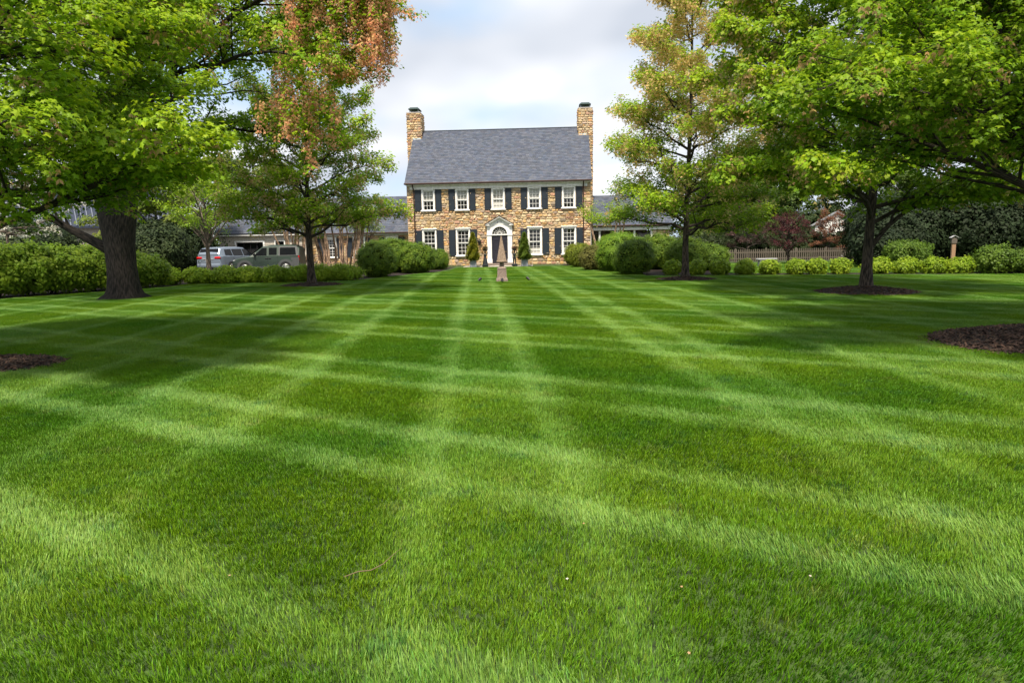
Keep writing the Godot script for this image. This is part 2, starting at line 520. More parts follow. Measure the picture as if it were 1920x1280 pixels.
# ------------------------------------------------------------------ bushes
# blobs: [[center, radii], ...] in the bush's own axes
func bush(called: String, label: String, category: String, at: Vector3, blobs: Array, sp: ArrayMesh, per_m2: float, tone: Color, seed_: int, o := {}) -> Node3D:
	rng.seed = seed_
	var root := thing(called, label, category, at, o.get("turn", 0.0), o.get("group", ""))
	var nz := FastNoiseLite.new()
	nz.seed = seed_
	nz.frequency = o.get("lump_freq", 0.9)
	var lump: float = o.get("lump", 0.12)
	var cp := Copies.new()
	var core := MB.new()
	var fill: float = o.get("fill", 0.86)
	var low: float = o.get("low", 0.02)
	for B in blobs:
		var c: Vector3 = B[0]
		var r: Vector3 = B[1]
		var s0 := core.v.size()
		for a in 13:
			for b in 21:
				var th := PI * a / 12.0
				var ph := TAU * b / 20.0
				var d := Vector3(sin(th) * cos(ph), cos(th), sin(th) * sin(ph))
				var k := fill * (1.0 + lump * nz.get_noise_3dv((c + d * r) * 2.0) * 1.6)
				var q: Vector3 = c + d * r * k
				q.y = max(q.y, 0.0)
				core.v.append(q); core.n.append(d); core.c.append(tone * 0.9); core.uv.append(Vector2(a, b))
		for a in 12:
			for b in 20:
				var q := s0 + a * 21 + b
				core.i.append_array(PackedInt32Array([q, q + 1, q + 21, q + 1, q + 22, q + 21]))
		var area := 4.0 * PI * pow((pow(r.x * r.y, 1.6) + pow(r.x * r.z, 1.6) + pow(r.y * r.z, 1.6)) / 3.0, 0.625)
		for k in int(area * per_m2):
			var d := Vector3(rng.randfn(), rng.randfn(), rng.randfn()).normalized()
			var q: Vector3 = c + d * r * (1.0 + lump * nz.get_noise_3dv((c + d * r) * 2.0) * 1.6) * (rr(o.get("depth", 0.84), 1.03) if rng.randf() > 0.04 else rr(1.02, 1.14))
			if q.y < low: continue
			var inside := false
			for B2 in blobs:
				if B2 != B and ((q - B2[0]) / B2[1]).length() < 0.8:
					inside = true
					break
			if inside: continue
			var nn := (d / r).normalized()
			var upd := (nn + Vector3(rr(-0.4, 0.4), rr(0.0, 0.7), rr(-0.4, 0.4))).normalized()
			if upd.y < -0.98: continue
			var bs := Basis(Quaternion(Vector3.UP, upd)) * Basis(Vector3.UP, rr(0, TAU))
			bs = bs.scaled(Vector3.ONE * rr(0.75, 1.3))
			var col := jitter_color(tone, 0.16)
			if o.has("tip"):
				col = col.lerp(o.tip, clampf(rr(-0.4, 0.7) + nz.get_noise_3dv(q * 1.3) * 0.8, 0, 1))
			cp.add(bs, q, col)
	if o.get("core", true):
		put("inner_branches", core.mesh(), M.leaf_dark if o.get("dark", false) else M.leaf, root)
	if o.has("stems"):
		var m := MB.new()
		for k in o.stems:
			var B: Array = blobs[k % blobs.size()]
			var g := Vector3(B[0].x + rr(-0.3, 0.3), 0, B[0].z + rr(-0.3, 0.3))
			m.tube([g, B[0] + Vector3(rr(-0.4, 0.4), 0, rr(-0.4, 0.4)) * B[1]], [0.03, 0.015], 5)
		put("stems", m.mesh(), M.bark, root)
	scatter("foliage", sp, M.leaf_dark if o.get("dark", false) else M.leaf, cp, root)
	return root

# ------------------------------------------------------------------ main
func _ready() -> void:
	# camera
	var cam := Camera3D.new()
	cam.name = "camera"
	cam.fov = 53.13
	cam.far = 900.0
	cam.position = Vector3(0, 1.65, 0)
	cam.rotation = Vector3(deg_to_rad(-8.22), 0, deg_to_rad(-1.05))
	add_child(cam)
	# sky, sun and exposure
	sky_and_sun(2.12, 0.53, 1.2, 8.0)
	materials()
	sprigs()
	ground()
	house()
	wings()
	outbuildings()
	front_trees()
	back_planting()
	shrubs()
	garden_things()
	cars()
	lawn()

func sky_and_sun(exposure: float, sky_k: float, sun_k: float, sun_size: float) -> void:
	var sun := DirectionalLight3D.new()
	sun.name = "sun"
	sun.light_energy = sun_k
	sun.light_color = Color(1.0, 0.95, 0.87)
	sun.light_angular_distance = sun_size
	sun.shadow_enabled = true
	add_child(sun)
	sun.look_at_from_position(Vector3.ZERO, Vector3(0.1, -1.0, -0.58), Vector3.FORWARD)
	var W := 1024
	var Hh := 512
	var a := FastNoiseLite.new()
	a.seed = 7; a.frequency = 1.5; a.fractal_octaves = 5; a.fractal_gain = 0.5
	var b := FastNoiseLite.new()
	b.seed = 19; b.frequency = 1.1; b.fractal_octaves = 4
	var data := PackedFloat32Array()
	data.resize(W * Hh * 4)
	var w := 0
	for y in Hh:
		var el := PI * (0.5 - (y + 0.5) / Hh)
		for x in W:
			if el < -0.05:
				data[w] = 0.3 * sky_k; data[w + 1] = 0.32 * sky_k; data[w + 2] = 0.3 * sky_k; data[w + 3] = 1.0
				w += 4
				continue
			var az := TAU * (x + 0.5) / W
			var d := Vector3(cos(el) * cos(az), maxf(sin(el), 0.0), cos(el) * sin(az))
			var q := Vector3(d.x, d.y * 2.6, d.z) / (0.55 + d.y * 0.8)
			var cov := clampf(1.0 + 1.3 * a.get_noise_3dv(q), 0.0, 1.0)
			cov = cov * cov * (3.0 - 2.0 * cov)
			var thick := clampf(0.46 + 1.5 * b.get_noise_3dv(q * 1.2 + Vector3(3, 1, 2)), 0.0, 1.0)
			var blue := Color(0.36, 0.6, 0.92).lerp(Color(0.62, 0.82, 1.05), exp(-d.y * 4.0))
			var cloud := Color(1.06, 1.07, 1.1).lerp(Color(0.58, 0.63, 0.72), thick * 0.95)
			var c := blue.lerp(cloud, cov)
			data[w] = c.r * sky_k; data[w + 1] = c.g * sky_k; data[w + 2] = c.b * sky_k; data[w + 3] = 1.0
			w += 4
	var im := Image.create_from_data(W, Hh, false, Image.FORMAT_RGBAF, data.to_byte_array())
	var ps := PanoramaSkyMaterial.new()
	ps.panorama = ImageTexture.create_from_image(im)
	var sk := Sky.new()
	sk.sky_material = ps
	var e := Environment.new()
	e.background_mode = Environment.BG_SKY
	e.sky = sk
	e.tonemap_mode = Environment.TONE_MAPPER_LINEAR
	e.tonemap_exposure = exposure
	e.sdfgi_enabled = true
	e.ssao_enabled = true
	e.ssil_enabled = true
	var we := WorldEnvironment.new()
	we.name = "world_environment"
	we.environment = e
	add_child(we)

var S := {}
func sprigs() -> void:
	var g := [Color(0.165, 0.275, 0.016), Color(0.21, 0.315, 0.018), Color(0.13, 0.24, 0.016)]
	S.near = sprig("maple", 20, 0.22, 0.068, g, 101, 0.5, 0.5)
	S.mid = sprig("plain", 14, 0.24, 0.11, g, 102, 0.45, 0.5, 0.42)
	S.far = sprig("plain", 14, 0.26, 0.1, g, 103, 0.3, 0.5, 0.42)
	S.airy = sprig("plain", 11, 0.25, 0.09, g, 123, 0.3, 0.5, 0.4)
	S.tan = seed_sprig(10, 0.1, 0.06, [Color(0.52, 0.36, 0.16), Color(0.6, 0.4, 0.2), Color(0.48, 0.3, 0.15)], 104)
	S.tan_far = seed_sprig(18, 0.19, 0.075, [Color(0.7, 0.54, 0.25), Color(0.74, 0.55, 0.28), Color(0.64, 0.45, 0.23)], 114)
	S.pink = seed_sprig(11, 0.11, 0.065, [Color(0.9, 0.52, 0.26), Color(0.88, 0.6, 0.28), Color(0.9, 0.42, 0.25)], 105)
	S.box = sprig("plain", 18, 0.12, 0.06, [Color.WHITE], 106, 0.1, 1.0, 0.4)
	S.shrub = sprig("plain", 13, 0.11, 0.085, [Color.WHITE], 107, 0.3, 0.7, 0.36)
	S.hedge = sprig("plain", 15, 0.13, 0.1, [Color.WHITE], 108, 0.3, 0.7, 0.36)
	S.magnolia = sprig("plain", 11, 0.2, 0.17, [Color.WHITE], 109, 0.3, 0.6, 0.3)
	S.petal = sprig("plain", 9, 0.14, 0.07, [Color.WHITE], 110, 0.0, 0.4, 0.45)
	S.needle = sprig("plain", 20, 0.06, 0.09, [Color.WHITE], 111, -0.6, 1.0, 0.12)
	S.back = sprig("plain", 16, 0.4, 0.22, [Color.WHITE], 112, 0.3, 0.6, 0.4)

# ------------------------------------------------------------------ ground
var rings := [[Vector2(-8.2, -9.8), Vector2(1.62, 0.95)], [Vector2(8.8, -10.1), Vector2(2.35, 1.8)], [Vector2(10.5, -20.2), Vector2(1.45, 1.45)], [Vector2(7.25, -28.4), Vector2(1.25, 1.25)], [Vector2(-8.46, -29.1), Vector2(1.3, 1.3)], [Vector2(-13.25, -23.4), Vector2(0.78, 0.72)]]
const HEDGE_A := Vector2(-19.6, -21.6)
const HEDGE_B := Vector2(-15.4, -29.6)

func on_lawn(x: float, z: float) -> bool:
	for r in rings:
		var d: Vector2 = (Vector2(x, z) - r[0]) / r[1]
		if d.length_squared() < 0.9: return false
	var t := (z - HEDGE_A.y) / (HEDGE_B.y - HEDGE_A.y)
	if t > -2.0 and x < HEDGE_A.x + (HEDGE_B.x - HEDGE_A.x) * minf(t, 1.0) + 0.45: return false
	if x < -7.6 and z < -32.0 - 0.06 * (x + 7.6): return false
	if x < -3.7 and z < -32.2 - maxf(0.0, (x + 7.6)) * 2.6: return false
	if x > 3.9 and x < 10.6 and z < -32.0 - maxf(0.0, (6.8 - x)) * 6.0: return false
	if x > 6.3 and z < -31.7 + 0.28 * (x - 7.0) and z > -33.6 + 0.28 * (x - 7.0): return false
	if z < -46.9 and x < 7.0: return false
	return z > -46.0 or x < 7.0

func sheet(poly: Array, y: float) -> ArrayMesh:
	var mb := MB.new()
	var p2 := PackedVector2Array(poly)
	var tri := Geometry2D.triangulate_polygon(p2)
	for q in range(0, tri.size(), 3):
		var e := []
		for k in 3: e.append(Vector3(p2[tri[q + k]].x, y, p2[tri[q + k]].y))
		mb.face_to(e, Vector3.UP, Color.WHITE)
	return mb.mesh()

func mound(rx: float, rz: float, h: float, seed_: int) -> ArrayMesh:
	var nz := FastNoiseLite.new()
	nz.seed = seed_
	nz.frequency = 1.1
	var mb := MB.new()
	var NR := 14
	var NA := 48
	for a in NR + 1:
		for b in NA + 1:
			var f := float(a) / NR
			var ph := TAU * (b % NA) / NA
			var edge := 1.0 + 0.09 * nz.get_noise_2d(cos(ph) * 1.6, sin(ph) * 1.6) * 2.0
			var x := cos(ph) * rx * f * edge
			var z := sin(ph) * rz * f * edge
			var y := h * pow(1.0 - f, 0.85) + (0.035 * nz.get_noise_2d(x * 5.0, z * 5.0) + 0.012) * (1.0 - pow(f, 6.0))
			mb.v.append(Vector3(x, y - (0.02 if a == NR else 0.0), z)); mb.n.append(Vector3(cos(ph) * h / rx, 1, sin(ph) * h / rz).normalized()); mb.c.append(Color.WHITE); mb.uv.append(Vector2(x, z))
	for a in NR:
		for b in NA:
			var q := a * (NA + 1) + b
			mb.i.append_array(PackedInt32Array([q, q + NA + 1, q + 1, q + 1, q + NA + 1, q + NA + 2]))
	return mb.mesh()

func ground() -> void:
	struct("ground", sheet([Vector2(-400, 60), Vector2(400, 60), Vector2(400, -500), Vector2(-400, -500)], 0.0), M.ground)
	struct("driveway", sheet([Vector2(-60, -37), Vector2(-12.6, -38.5), Vector2(-11.5, -52), Vector2(-16, -60), Vector2(-60, -60)], 0.006), M.drive)
	struct("mulch_bed", sheet([Vector2(-21.5, -20), Vector2(-19.1, -21), Vector2(-15.0, -29.6), Vector2(-14.6, -31.1), Vector2(-8.0, -31.9), Vector2(-6.2, -33.6), Vector2(-4.4, -39), Vector2(-4.0, -49.6), Vector2(-12.5, -50), Vector2(-12.6, -38.5), Vector2(-24, -37)], 0.012), M.mulch)
	struct("mulch_bed", sheet([Vector2(3.7, -50.2), Vector2(4.0, -36), Vector2(5.4, -31.9), Vector2(11, -30.7), Vector2(23, -27.0), Vector2(30, -25), Vector2(31, -27), Vector2(12, -32.7), Vector2(10.8, -38), Vector2(12.5, -49.3)], 0.012), M.mulch)
	# mulch rings under the trees
	var names := ["flat brown mulch patch at the left edge of the lawn", "large mounded brown mulch ring at the right edge of the lawn", "mulch ring around the straight trunked maple nearer on the right", "mulch ring around the sparse maple beside the clipped boxwoods", "mulch ring around the maple in front of the green car"]
	var hs := [0.1, 0.29, 0.2, 0.14, 0.14]
	for k in 5:
		var r: Array = rings[k]
		var t := thing("mulch_ring", names[k], "mulch ring", Vector3(r[0].x, 0.0, r[0].y), 0.0, "mulch rings around the lawn trees")
		put("mound", mound(r[1].x, r[1].y, hs[k], 60 + k), M.mulch, t)
		rng.seed = 70 + k
		var cp := Copies.new()
		var cnt: int = [1500, 5000, 900, 700, 700][k]
		for q in cnt:
			var f := sqrt(rng.randf()) * 1.06
			var ph := rr(0, TAU)
			var y: float = hs[k] * pow(maxf(0.0, 1.0 - f), 0.85) + 0.03 * (1.0 if f < 1.0 else 0.3)
			var b := Basis.from_euler(Vector3(rr(-0.7, 0.7), rr(0, TAU), rr(-0.7, 0.7))).scaled_local(Vector3(rr(0.5, 1.6), rr(0.6, 1.3), rr(0.6, 1.4)))
			cp.add(b, Vector3(cos(ph) * f * r[1].x, y, sin(ph) * f * r[1].y), jitter_color([Color(0.055, 0.03, 0.021), Color(0.09, 0.052, 0.035), Color(0.03, 0.018, 0.014)][rng.randi() % 3], 0.25))
		var mb := MB.new()
		mb.box(Vector3.ZERO, Vector3(0.075, 0.01, 0.022), Color.WHITE)
		scatter("bark_chips", mb.mesh(), M.chip, cp, t)

func stripe(d: float, lines: PackedFloat32Array, half: float) -> float:   # 1 on a mower track, 0 between
	var k := lines.bsearch(d)
	var near := 99.0
	for q in [k - 1, k]:
		if q >= 0 and q < lines.size(): near = minf(near, absf(lines[q] - d))
	return 1.0 - smoothstep(half * 0.7, half * 1.2, near)

func lawn() -> void:
	rng.seed = 500
	var tiles := []
	for k in 4:
		var mb := MB.new()
		for q in 200:
			var x := rr(-0.088, 0.088)
			var z := rr(-0.088, 0.088)
			var az := rr(0, TAU)
			var h := rr(0.026, 0.05)
			var w := rr(0.0013, 0.0028)
			var sd := Vector3(cos(az), 0, sin(az)) * w
			var bd := Vector3(-sin(az), 0, cos(az)) * h * rr(-0.35, 0.65)
			var side2 := Vector3(cos(az), 0, sin(az)) * h * rr(-0.25, 0.25)
			var b := Vector3(x, 0, z)
			var m := b + Vector3(0, h * 0.6, 0) + bd * 0.35 + side2 * 0.4
			var t := b + Vector3(0, h, 0) + bd + side2
			var col: Color = jitter_color([Color(0.86, 1.0, 0.8), Color(1.0, 1.0, 1.0), Color(1.15, 1.02, 0.9), Color(0.8, 0.95, 1.3)][rng.randi() % 4], 0.42)
			if rng.randf() < 0.05: col = Color(1.9, 1.4, 1.5)
			mb.face([b - sd, b + sd, m + sd * 0.9, m - sd * 0.9], col)
			mb.face([m - sd * 0.9, m + sd * 0.9, t], col)
		tiles.append(mb.mesh())
	var nz := FastNoiseLite.new()
	nz.seed = 5; nz.frequency = 0.55; nz.fractal_octaves = 3
	var nf := FastNoiseLite.new()
	nf.seed = 8; nf.frequency = 2.4; nf.fractal_octaves = 2
	var ny := FastNoiseLite.new()
	ny.seed = 15; ny.frequency = 0.28; ny.fractal_octaves = 3
	var cps := [Copies.new(), Copies.new(), Copies.new(), Copies.new()]
	var tracks_a := PackedFloat32Array([-38, -36.2, -34, -32.4, -30, -28.2, -26.4, -24, -22.3, -20, -18.4, -16.3, -14.2, -12.4, -10.3, -8.3, -6.6, -5.2, -3.75, -2.22, -0.45, 0.7, 2.6, 3.5, 5.1, 6.7, 8.2, 10.1, 11.4, 13.3, 15, 16.6, 18.4, 20.5, 22, 24.2, 26, 28, 30.3, 32, 34.2, 36])
	var tracks_b := PackedFloat32Array([-3.65, -4.6, -6.16, -7.15, -2.0, -0.9])
	for k in 30:
		tracks_b.append(-9.55 - 2.55 * k)
		tracks_b.append(-10.55 - 2.55 * k)
	for k in 12: tracks_b.append(0.3 + 1.25 * k)
	tracks_b.sort()
	var step := 0.125
	var z := -1.6
	while z > -50.0:
		var half := -z * 0.8 + 2.6
		var x := -half
		while x < half:
			var px := x + rr(-0.02, 0.02)
			var pz := z + rr(-0.02, 0.02)
			x += step
			if not on_lawn(px, pz): continue
			var w1 := nz.get_noise_2d(px, pz)
			var w2 := nf.get_noise_2d(px, pz)
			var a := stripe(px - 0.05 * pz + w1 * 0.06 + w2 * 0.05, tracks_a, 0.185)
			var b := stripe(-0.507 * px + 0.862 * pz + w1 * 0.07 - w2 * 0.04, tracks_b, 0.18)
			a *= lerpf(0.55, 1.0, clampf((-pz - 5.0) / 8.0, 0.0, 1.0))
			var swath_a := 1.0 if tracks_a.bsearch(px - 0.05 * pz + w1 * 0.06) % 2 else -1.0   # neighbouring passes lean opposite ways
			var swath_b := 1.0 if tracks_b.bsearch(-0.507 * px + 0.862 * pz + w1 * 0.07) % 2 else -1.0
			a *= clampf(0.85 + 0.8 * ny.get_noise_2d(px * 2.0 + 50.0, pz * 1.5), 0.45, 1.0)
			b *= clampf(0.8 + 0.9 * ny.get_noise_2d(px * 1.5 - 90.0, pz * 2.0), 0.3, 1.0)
			var pale := clampf(0.1 + 0.68 * a + 0.85 * b + 0.13 * swath_a + 0.1 * swath_b, 0.0, 1.1)  # sheen and paler undersides of leaning blades, as a tint weight
			var l := Vector2(0.0, 0.2) + Vector2(0.04, -1.0) * a * 0.5 + Vector2(-0.5, -0.86) * b * 0.52
			l += Vector2(0.0, -0.13) * swath_a + Vector2(-0.06, -0.1) * swath_b
			l += Vector2(nz.get_noise_2d(px + 40.0, pz * 1.3), nz.get_noise_2d(px - 70.0, pz)) * 0.16 + Vector2(w2, nf.get_noise_2d(px + 9.0, pz)) * 0.14
			var hh := 1.0 + 0.25 * w2 + 0.15 * w1
			var ang := rr(0, TAU)
			var yel := clampf(0.5 + 1.1 * ny.get_noise_2d(px, pz), 0.0, 1.0)
			var col := Color(0.084, 0.222, 0.007).lerp(Color(0.16, 0.288, 0.007), yel).lerp(Color(0.28, 0.43, 0.14), 0.36 * pale)  # stripe sheen is painted into the blade colour by the last mix
			col = jitter_color(col, 0.1)
			var odd := rng.randf()
			if odd < 0.03: hh *= 1.4
			elif odd < 0.04: col = col.lerp(Color(0.24, 0.27, 0.06), 0.4)
			elif odd < 0.07: col = col.lerp(Color(0.05, 0.16, 0.03), 0.6)
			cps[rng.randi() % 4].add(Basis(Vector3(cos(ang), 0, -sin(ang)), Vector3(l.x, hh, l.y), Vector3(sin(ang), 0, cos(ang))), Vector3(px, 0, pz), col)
		z -= step
	for k in 4:
		tag(scatter("grass", tiles[k], M.grass, cps[k]), "short green mown lawn grass with crossing stripes, their pale sheen painted in", "grass", "lawn grass")

# ------------------------------------------------------------------ stones
const STONE := [Color(0.706, 0.510, 0.284), Color(0.657, 0.451, 0.235), Color(0.795, 0.627, 0.402), Color(0.686, 0.412, 0.206), Color(0.627, 0.490, 0.333), Color(0.569, 0.333, 0.226), Color(0.735, 0.559, 0.333), Color(0.451, 0.353, 0.275), Color(0.774, 0.480, 0.206), Color(0.755, 0.569, 0.363)]

func stone_mesh(mb: MB, x0: float, y0: float, x1: float, y1: float, depth: float, xf: Transform3D) -> void:
	var g := 0.014
	var w := x1 - x0 - 2 * g
	var h := y1 - y0 - 2 * g
	if w < 0.04 or h < 0.03: return
	var cx := (x0 + x1) / 2
	var cy := (y0 + y1) / 2
	var P := [Vector2(-0.5, -0.22), Vector2(-0.28, -0.5), Vector2(0.26, -0.5), Vector2(0.5, -0.22), Vector2(0.5, 0.24), Vector2(0.27, 0.5), Vector2(-0.25, 0.5), Vector2(-0.5, 0.23)]
	var col := jitter_color(STONE[rng.randi() % STONE.size()], 0.12)
	var A := []
	var B := []
	var d := depth * rr(0.6, 1.3)
	var tx := rr(-0.3, 0.3) * d
	var ty := rr(-0.3, 0.3) * d
	for p in P:
		var q := Vector2(p.x * rr(0.84, 1.1), p.y * rr(0.78, 1.12))
		A.append(xf * Vector3(cx + q.x * w, cy + q.y * h, -0.01))
		B.append(xf * Vector3(cx + q.x * (w - 0.03), cy + q.y * (h - 0.025), d + q.x * tx * 2 + q.y * ty * 2))
	var mid := xf * Vector3(cx, cy, d * 1.15)
	for k in 8:
		var k2 := (k + 1) % 8
		mb.face([A[k], A[k2], B[k2], B[k]], col)
		mb.face([B[k], B[k2], mid], col)

# stones over a wall w x h (from x0) with rectangular holes; returns [[area, MB], ...]
func stones(x0: float, x1: float, y0: float, y1: float, holes: Array, xf: Transform3D, unit := 1.0) -> Array:
	var out := []
	var y := y0
	while y < y1 - 0.05:
		var h := rr(0.13, 0.26) * unit
		if y + h > y1 - 0.1: h = y1 - y
		var x := x0
		while x < x1 - 0.03:
			var w := rr(0.18, 0.48) * unit
			if x + w > x1 - 0.15: w = x1 - x
			var cells := [[x, y, x + w, y + h]]
			if h > 0.22 * unit and rng.randf() < 0.45:
				var f := rr(0.4, 0.6)
				cells = [[x, y, x + w, y + h * f], [x, y + h * f, x + w, y + h]]
			for c in cells:
				var keep := [c]
				for H in holes:
					var nx := []
					for r in keep:
						if r[2] <= H[0] or r[0] >= H[2] or r[3] <= H[1] or r[1] >= H[3]:
							nx.append(r)
							continue
						if r[0] < H[0]: nx.append([r[0], r[1], H[0], r[3]])
						if r[2] > H[2]: nx.append([H[2], r[1], r[2], r[3]])
						var l: float = max(r[0], H[0])
						var rt: float = min(r[2], H[2])
						if r[1] < H[1]: nx.append([l, r[1], rt, H[1]])
						if r[3] > H[3]: nx.append([l, H[3], rt, r[3]])
					keep = nx
				for r in keep:
					var mb := MB.new()
					var dy := rr(-0.02, 0.02)
					stone_mesh(mb, r[0], r[1] + (dy if r[1] > y0 + 0.03 else 0.0), r[2], r[3] + dy * 0.5, 0.06, xf)
					if mb.v.size(): out.append([(r[2] - r[0]) * (r[3] - r[1]), mb])
			x += w
		y += h
	return out

func lay_stones(list: Array, parent: Node, most: int) -> void:
	list.sort_custom(func(a, b): return a[0] > b[0])
	var rest := MB.new()
	for k in list.size():
		var m: MB = list[k][1]
		if k < most:
			put("stone", m.mesh(), M.stone, parent)
		else:
			var s := rest.v.size()
			rest.v.append_array(m.v); rest.n.append_array(m.n); rest.c.append_array(m.c); rest.uv.append_array(m.uv)
			for q in m.i: rest.i.append(q + s)
	if rest.v.size():
		put("small_stones", rest.mesh(), M.stone, parent).set_meta("kind", "stuff")

# a wall sheet of thickness th in the xy plane (front at z = 0) with rectangular holes
func wall_with_holes(x0: float, x1: float, y0: float, y1: float, holes: Array, th: float) -> MB:
	var mb := MB.new()
	var xs := [x0, x1]
	var ys := [y0, y1]
	for h in holes:
		for v in [h[0], h[2]]:
			if v > x0 and v < x1 and not xs.has(v): xs.append(v)
		for v in [h[1], h[3]]:
			if v > y0 and v < y1 and not ys.has(v): ys.append(v)
	xs.sort()
	ys.sort()
	var solid := func(a: int, b: int) -> bool:
		if a < 0 or b < 0 or a >= xs.size() - 1 or b >= ys.size() - 1: return false
		var cx: float = (xs[a] + xs[a + 1]) / 2
		var cy: float = (ys[b] + ys[b + 1]) / 2
		for h in holes:
			if cx > h[0] and cx < h[2] and cy > h[1] and cy < h[3]: return false
		return true
	for a in xs.size() - 1:
		for b in ys.size() - 1:
			if not solid.call(a, b): continue
			var l: float = xs[a]; var r: float = xs[a + 1]; var d: float = ys[b]; var u: float = ys[b + 1]
			mb.face([Vector3(l, d, 0), Vector3(r, d, 0), Vector3(r, u, 0), Vector3(l, u, 0)], Color.WHITE)
			mb.face([Vector3(r, d, -th), Vector3(l, d, -th), Vector3(l, u, -th), Vector3(r, u, -th)], Color.WHITE)
			if not solid.call(a - 1, b): mb.face([Vector3(l, d, -th), Vector3(l, d, 0), Vector3(l, u, 0), Vector3(l, u, -th)], Color.WHITE)
			if not solid.call(a + 1, b): mb.face([Vector3(r, d, 0), Vector3(r, d, -th), Vector3(r, u, -th), Vector3(r, u, 0)], Color.WHITE)
			if not solid.call(a, b - 1): mb.face([Vector3(l, d, -th), Vector3(r, d, -th), Vector3(r, d, 0), Vector3(l, d, 0)], Color.WHITE)
			if not solid.call(a, b + 1): mb.face([Vector3(l, u, 0), Vector3(r, u, 0), Vector3(r, u, -th), Vector3(l, u, -th)], Color.WHITE)
	return mb

# sash window: width w, height h measured over the casing; rows of panes in upper and lower sash
func sash_window(parent: Node, cx: float, y0: float, w: float, h: float, rows: Array, z := 0.0, blind := 0.0, curtain := 0.0) -> Node3D:
	var mb := MB.new()
	var cs := 0.11
	var y1 := y0 + h
	mb.box(Vector3(cx - w / 2 + cs / 2, (y0 + y1) / 2, z + 0.0), Vector3(cs, h, 0.2), Color.WHITE, 0.01)
	mb.box(Vector3(cx + w / 2 - cs / 2, (y0 + y1) / 2, z + 0.0), Vector3(cs, h, 0.2), Color.WHITE, 0.01)
	mb.box(Vector3(cx, y1 - cs * 0.5 + 0.02, z + 0.003), Vector3(w - 2 * cs, cs, 0.2), Color.WHITE, 0.01)
	mb.box(Vector3(cx, y1 + 0.045, z + 0.05), Vector3(w + 0.12, 0.07, 0.22), Color.WHITE, 0.015)
	var win := put("window", mb.mesh(), M.white, parent)
	var sl := MB.new()
	sl.box(Vector3(cx, y0 - 0.035, z + 0.06), Vector3(w + 0.16, 0.08, 0.26), Color.WHITE, 0.012)
	put("sill", sl.mesh(), M.white, win)
	var iw := w - 2 * cs
	var ih := h - cs
	var zs := [z - 0.03, z - 0.065]
	for s in 2:
		var b0: float = y0 + (ih * 0.5 if s == 0 else 0.0)
		var b1: float = y0 + (ih if s == 0 else ih * 0.5)
		var sb := MB.new()
		var zz: float = zs[s]
		var st := 0.045
		sb.box(Vector3(cx - iw / 2 + st / 2, (b0 + b1) / 2, zz), Vector3(st, b1 - b0, 0.035))
		sb.box(Vector3(cx + iw / 2 - st / 2, (b0 + b1) / 2, zz), Vector3(st, b1 - b0, 0.035))
		sb.box(Vector3(cx, b0 + 0.03, zz), Vector3(iw - 2 * st, 0.06, 0.035))
		sb.box(Vector3(cx, b1 - 0.025, zz), Vector3(iw - 2 * st, 0.05, 0.035))
		var rws: int = rows[s]
		var px := cx - iw / 2 + st
		var pw := (iw - 2 * st) / 3.0
		var py := b0 + 0.06
		var ph := (b1 - 0.05 - py) / rws
		for k in 2: sb.box(Vector3(px + pw * (k + 1), (py + b1 - 0.05) / 2, zz), Vector3(0.022, b1 - 0.05 - py, 0.028))
		for k in rws - 1: sb.box(Vector3(cx, py + ph * (k + 1), zz + 0.002), Vector3(iw - 2 * st, 0.022, 0.027))
		put("sash", sb.mesh(), M.white, win)
		for a in 3:
			for b in rws:
				var gb := MB.new()
				var q := Vector3(px + pw * a + 0.011, py + ph * b + 0.011, zz - 0.004 + rr(-0.003, 0.003))
				var tl := rr(-0.004, 0.004)
				gb.face([q, q + Vector3(pw - 0.022, 0, tl), q + Vector3(pw - 0.022, ph - 0.022, tl), q + Vector3(0, ph - 0.022, 0)], Color.WHITE)
				put("pane", gb.mesh(), M.glass, win)
	if blind > 0.0:
		var bb := MB.new()
		var bh := ih * blind
		var sl_n := int(bh / 0.05)
		for k in sl_n:
			bb.box(Vector3(cx, y1 - cs - (k + 0.5) * 0.05, z - 0.12), Vector3(iw - 0.02, 0.046, 0.012), Color.WHITE, 0.0, Basis(Vector3.RIGHT, 0.25))
		put("blind", bb.mesh(), M.blind, win)
	if curtain > 0.0:
		var cb := MB.new()
		cb.box(Vector3(cx, y0 + ih * curtain / 2 + 0.02, z - 0.13), Vector3(iw - 0.02, ih * curtain, 0.012))
		put("curtain", cb.mesh(), M.blind, win)
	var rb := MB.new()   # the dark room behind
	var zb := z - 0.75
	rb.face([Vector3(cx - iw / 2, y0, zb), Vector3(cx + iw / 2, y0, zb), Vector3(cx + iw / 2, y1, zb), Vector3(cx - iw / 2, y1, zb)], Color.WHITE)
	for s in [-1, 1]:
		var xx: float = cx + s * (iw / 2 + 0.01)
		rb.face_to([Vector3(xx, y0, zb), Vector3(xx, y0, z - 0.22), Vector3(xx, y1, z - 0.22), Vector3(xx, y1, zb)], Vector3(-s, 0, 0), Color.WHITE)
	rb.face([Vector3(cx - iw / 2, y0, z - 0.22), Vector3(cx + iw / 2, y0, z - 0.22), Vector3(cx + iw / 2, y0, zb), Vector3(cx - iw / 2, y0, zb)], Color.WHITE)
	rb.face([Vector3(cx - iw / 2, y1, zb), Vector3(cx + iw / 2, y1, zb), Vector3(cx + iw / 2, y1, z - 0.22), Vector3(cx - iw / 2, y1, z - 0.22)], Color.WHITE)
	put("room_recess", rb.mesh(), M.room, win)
	return win

